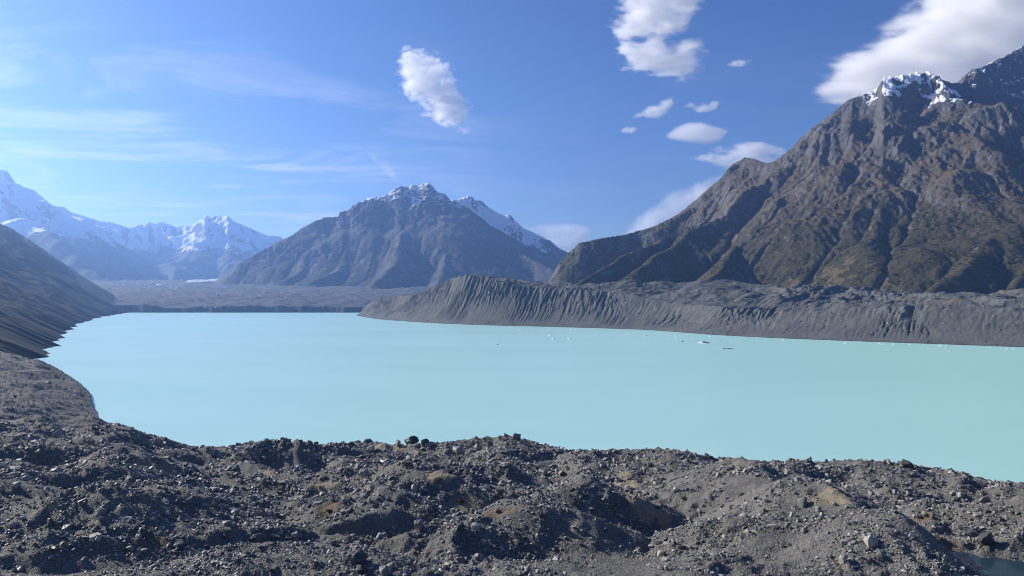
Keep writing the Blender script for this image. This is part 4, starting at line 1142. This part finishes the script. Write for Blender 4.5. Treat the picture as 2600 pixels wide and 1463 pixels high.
cloud([(995, 174), (1010, 164), (1032, 156), (1025, 147), (1045, 140), (1060, 141), (1072, 150), (1100, 154), (1125, 162), (1130, 170), (1110, 180), (1130, 186), (1150, 183), (1160, 190), (1143, 198), (1143, 215), (1155, 232), (1168, 250), (1180, 265), (1183, 285), (1178, 300), (1181, 314),
       (1160, 315), (1140, 311), (1112, 297), (1100, 284), (1076, 277), (1085, 262), (1082, 250), (1065, 247), (1040, 243), (1042, 230), (1025, 213), (1040, 205), (1018, 190), (1030, 185), (1042, 179)],
      16000, "bright white ragged cloud alone in blue sky above the central mountain", 0.006, noise_px=30, namp=2.3, soft=0.45, off=1.0, Rp=14, stretch=(0.7, 1, 1.25))
cloud([(1595, -30), (1590, 10), (1612, 25), (1582, 40), (1545, 58), (1580, 65), (1552, 87), (1592, 92), (1628, 92), (1642, 105), (1650, 121), (1610, 117), (1555, 130), (1580, 141), (1592, 156), (1625, 165), (1655, 160), (1672, 178), (1682, 186), (1712, 185), (1740, 196), (1748, 185), (1770, 170), (1778, 150),
       (1765, 130), (1760, 112), (1740, 108), (1720, 116), (1692, 116), (1690, 104), (1705, 78), (1735, 70), (1740, 50), (1760, 30), (1778, 0), (1780, -30)],
      13000, "white cloud of two lobes joined by a neck at the top of the sky", 0.0055, noise_px=34, namp=2.4, soft=0.6, stretch=(0.5, 1, 1.3), off=4.0, Rp=15)
cloud([(2070, 218), (2112, 187), (2150, 152), (2210, 112), (2260, 76), (2300, 40), (2350, 5), (2400, -40), (2500, -70), (2900, -60), (2900, 240), (2600, 260), (2450, 285), (2300, 275), (2170, 252), (2120, 247), (2090, 238)],
      13500, "huge smooth white and grey cloud cap rising behind the right peak", 0.004, soft=0.9, noise_px=60, namp=2.0, thick=1.6, step=7, res_px=3.5, stretch=(0.4, 1, 1.2), off=7.0, mcap=60, Rp=26)
cloud([(1690, 346), (1715, 325), (1745, 313), (1775, 311), (1810, 321), (1848, 333), (1838, 346), (1828, 360), (1790, 366), (1745, 361), (1705, 353)],
      18500, "smooth lens shaped white cloud above the right ridge", 0.009, soft=0.9, noise_px=60, namp=0.12, thick=1.6, off=2.0, stretch=(0.5, 1, 1.6))
cloud([(1745, 402), (1795, 395), (1800, 381), (1850, 365), (1930, 361), (1990, 374), (2010, 400), (1960, 440), (1850, 432), (1810, 410)],
      22000, "streaky pale cloud touching the ridge just under the lens shaped cloud", 0.005, soft=0.8, noise_px=34, namp=1.8, off=3.3, stretch=(0.4, 1, 1.4))
cloud([(1608, 298), (1640, 276), (1670, 266), (1703, 250), (1706, 262), (1692, 285), (1670, 300), (1632, 294)], 16500, "small wispy cloud drifting to the upper left of the lens shaped cloud", 0.006, namp=1.7, noise_px=22, off=5.5, stretch=(0.6, 1, 1.2), step=2.5)
cloud([(1722, 276), (1750, 262), (1775, 266), (1800, 265), (1825, 261), (1820, 272), (1780, 283), (1750, 272)], 16500, "thin broken cloud strip right above the lens shaped cloud", 0.006, namp=1.7, noise_px=22, off=8.5, step=2.5, stretch=(0.6, 1, 1.2))
cloud([(1575, 332), (1590, 323), (1608, 324), (1620, 330), (1600, 338)], 18000, "tiny white puff left of the lens shaped cloud", 0.007, namp=0.9, noise_px=14, off=9.5, step=2.5)
cloud([(1847, 166), (1868, 156), (1903, 153), (1900, 162), (1880, 170)], 14000, "small bright cloud shred beside the huge cloud cap", 0.007, namp=0.9, noise_px=16, off=11.5, step=2.5)
cloud([(1545, 640), (1580, 590), (1640, 535), (1710, 490), (1800, 455), (1870, 440), (1850, 520), (1720, 600), (1600, 650)], 36000, "soft white cloud bank rising behind the right shoulder ridge", 0.004, soft=1.0, noise_px=60, namp=0.6, off=13.0, step=5, res_px=3)
cloud([(1335, 580), (1370, 571), (1440, 568), (1492, 578), (1500, 600), (1470, 640), (1400, 640), (1370, 600)], 36000, "pale flat cloud bank in the gap behind the central mountain", 0.004, soft=1.0, noise_px=36, namp=0.8, off=15.0, step=4, res_px=3, stretch=(0.5, 1, 1.5))
cloud([(930, 382), (945, 388), (975, 405), (1000, 430), (1015, 455), (1030, 474), (1005, 462), (975, 440), (950, 410)], 27000, "faint slanting wisp of cloud trailing off the central summit", 0.0022, soft=1.0, noise_px=22, namp=0.7, off=17.0, step=3)

# ------------------------------------------------------------------ haze
zt = HIGHEST[0] + 30
bpy.ops.mesh.primitive_cube_add(size=1)
hz = bpy.context.active_object
hz.name = "haze"; hz["kind"] = "stuff"
hx0, hx1, hy0, hy1, hz0 = -15500, 9500, -3000, 25000, -34.5
hz.scale = (hx1 - hx0, hy1 - hy0, zt - hz0); hz.location = ((hx0 + hx1) / 2, (hy0 + hy1) / 2, (zt + hz0) / 2)
t = NT("valley haze")
pv = t.n('ShaderNodeVolumePrincipled'); pv.inputs['Color'].default_value = (0.30, 0.52, 1.0, 1); pv.inputs['Density'].default_value = 3.6e-5; pv.inputs['Anisotropy'].default_value = 0.58
t.l(pv.outputs[0], t.out.inputs['Volume'])
hz.data.materials.append(t.m)
print("highest", HIGHEST[0])
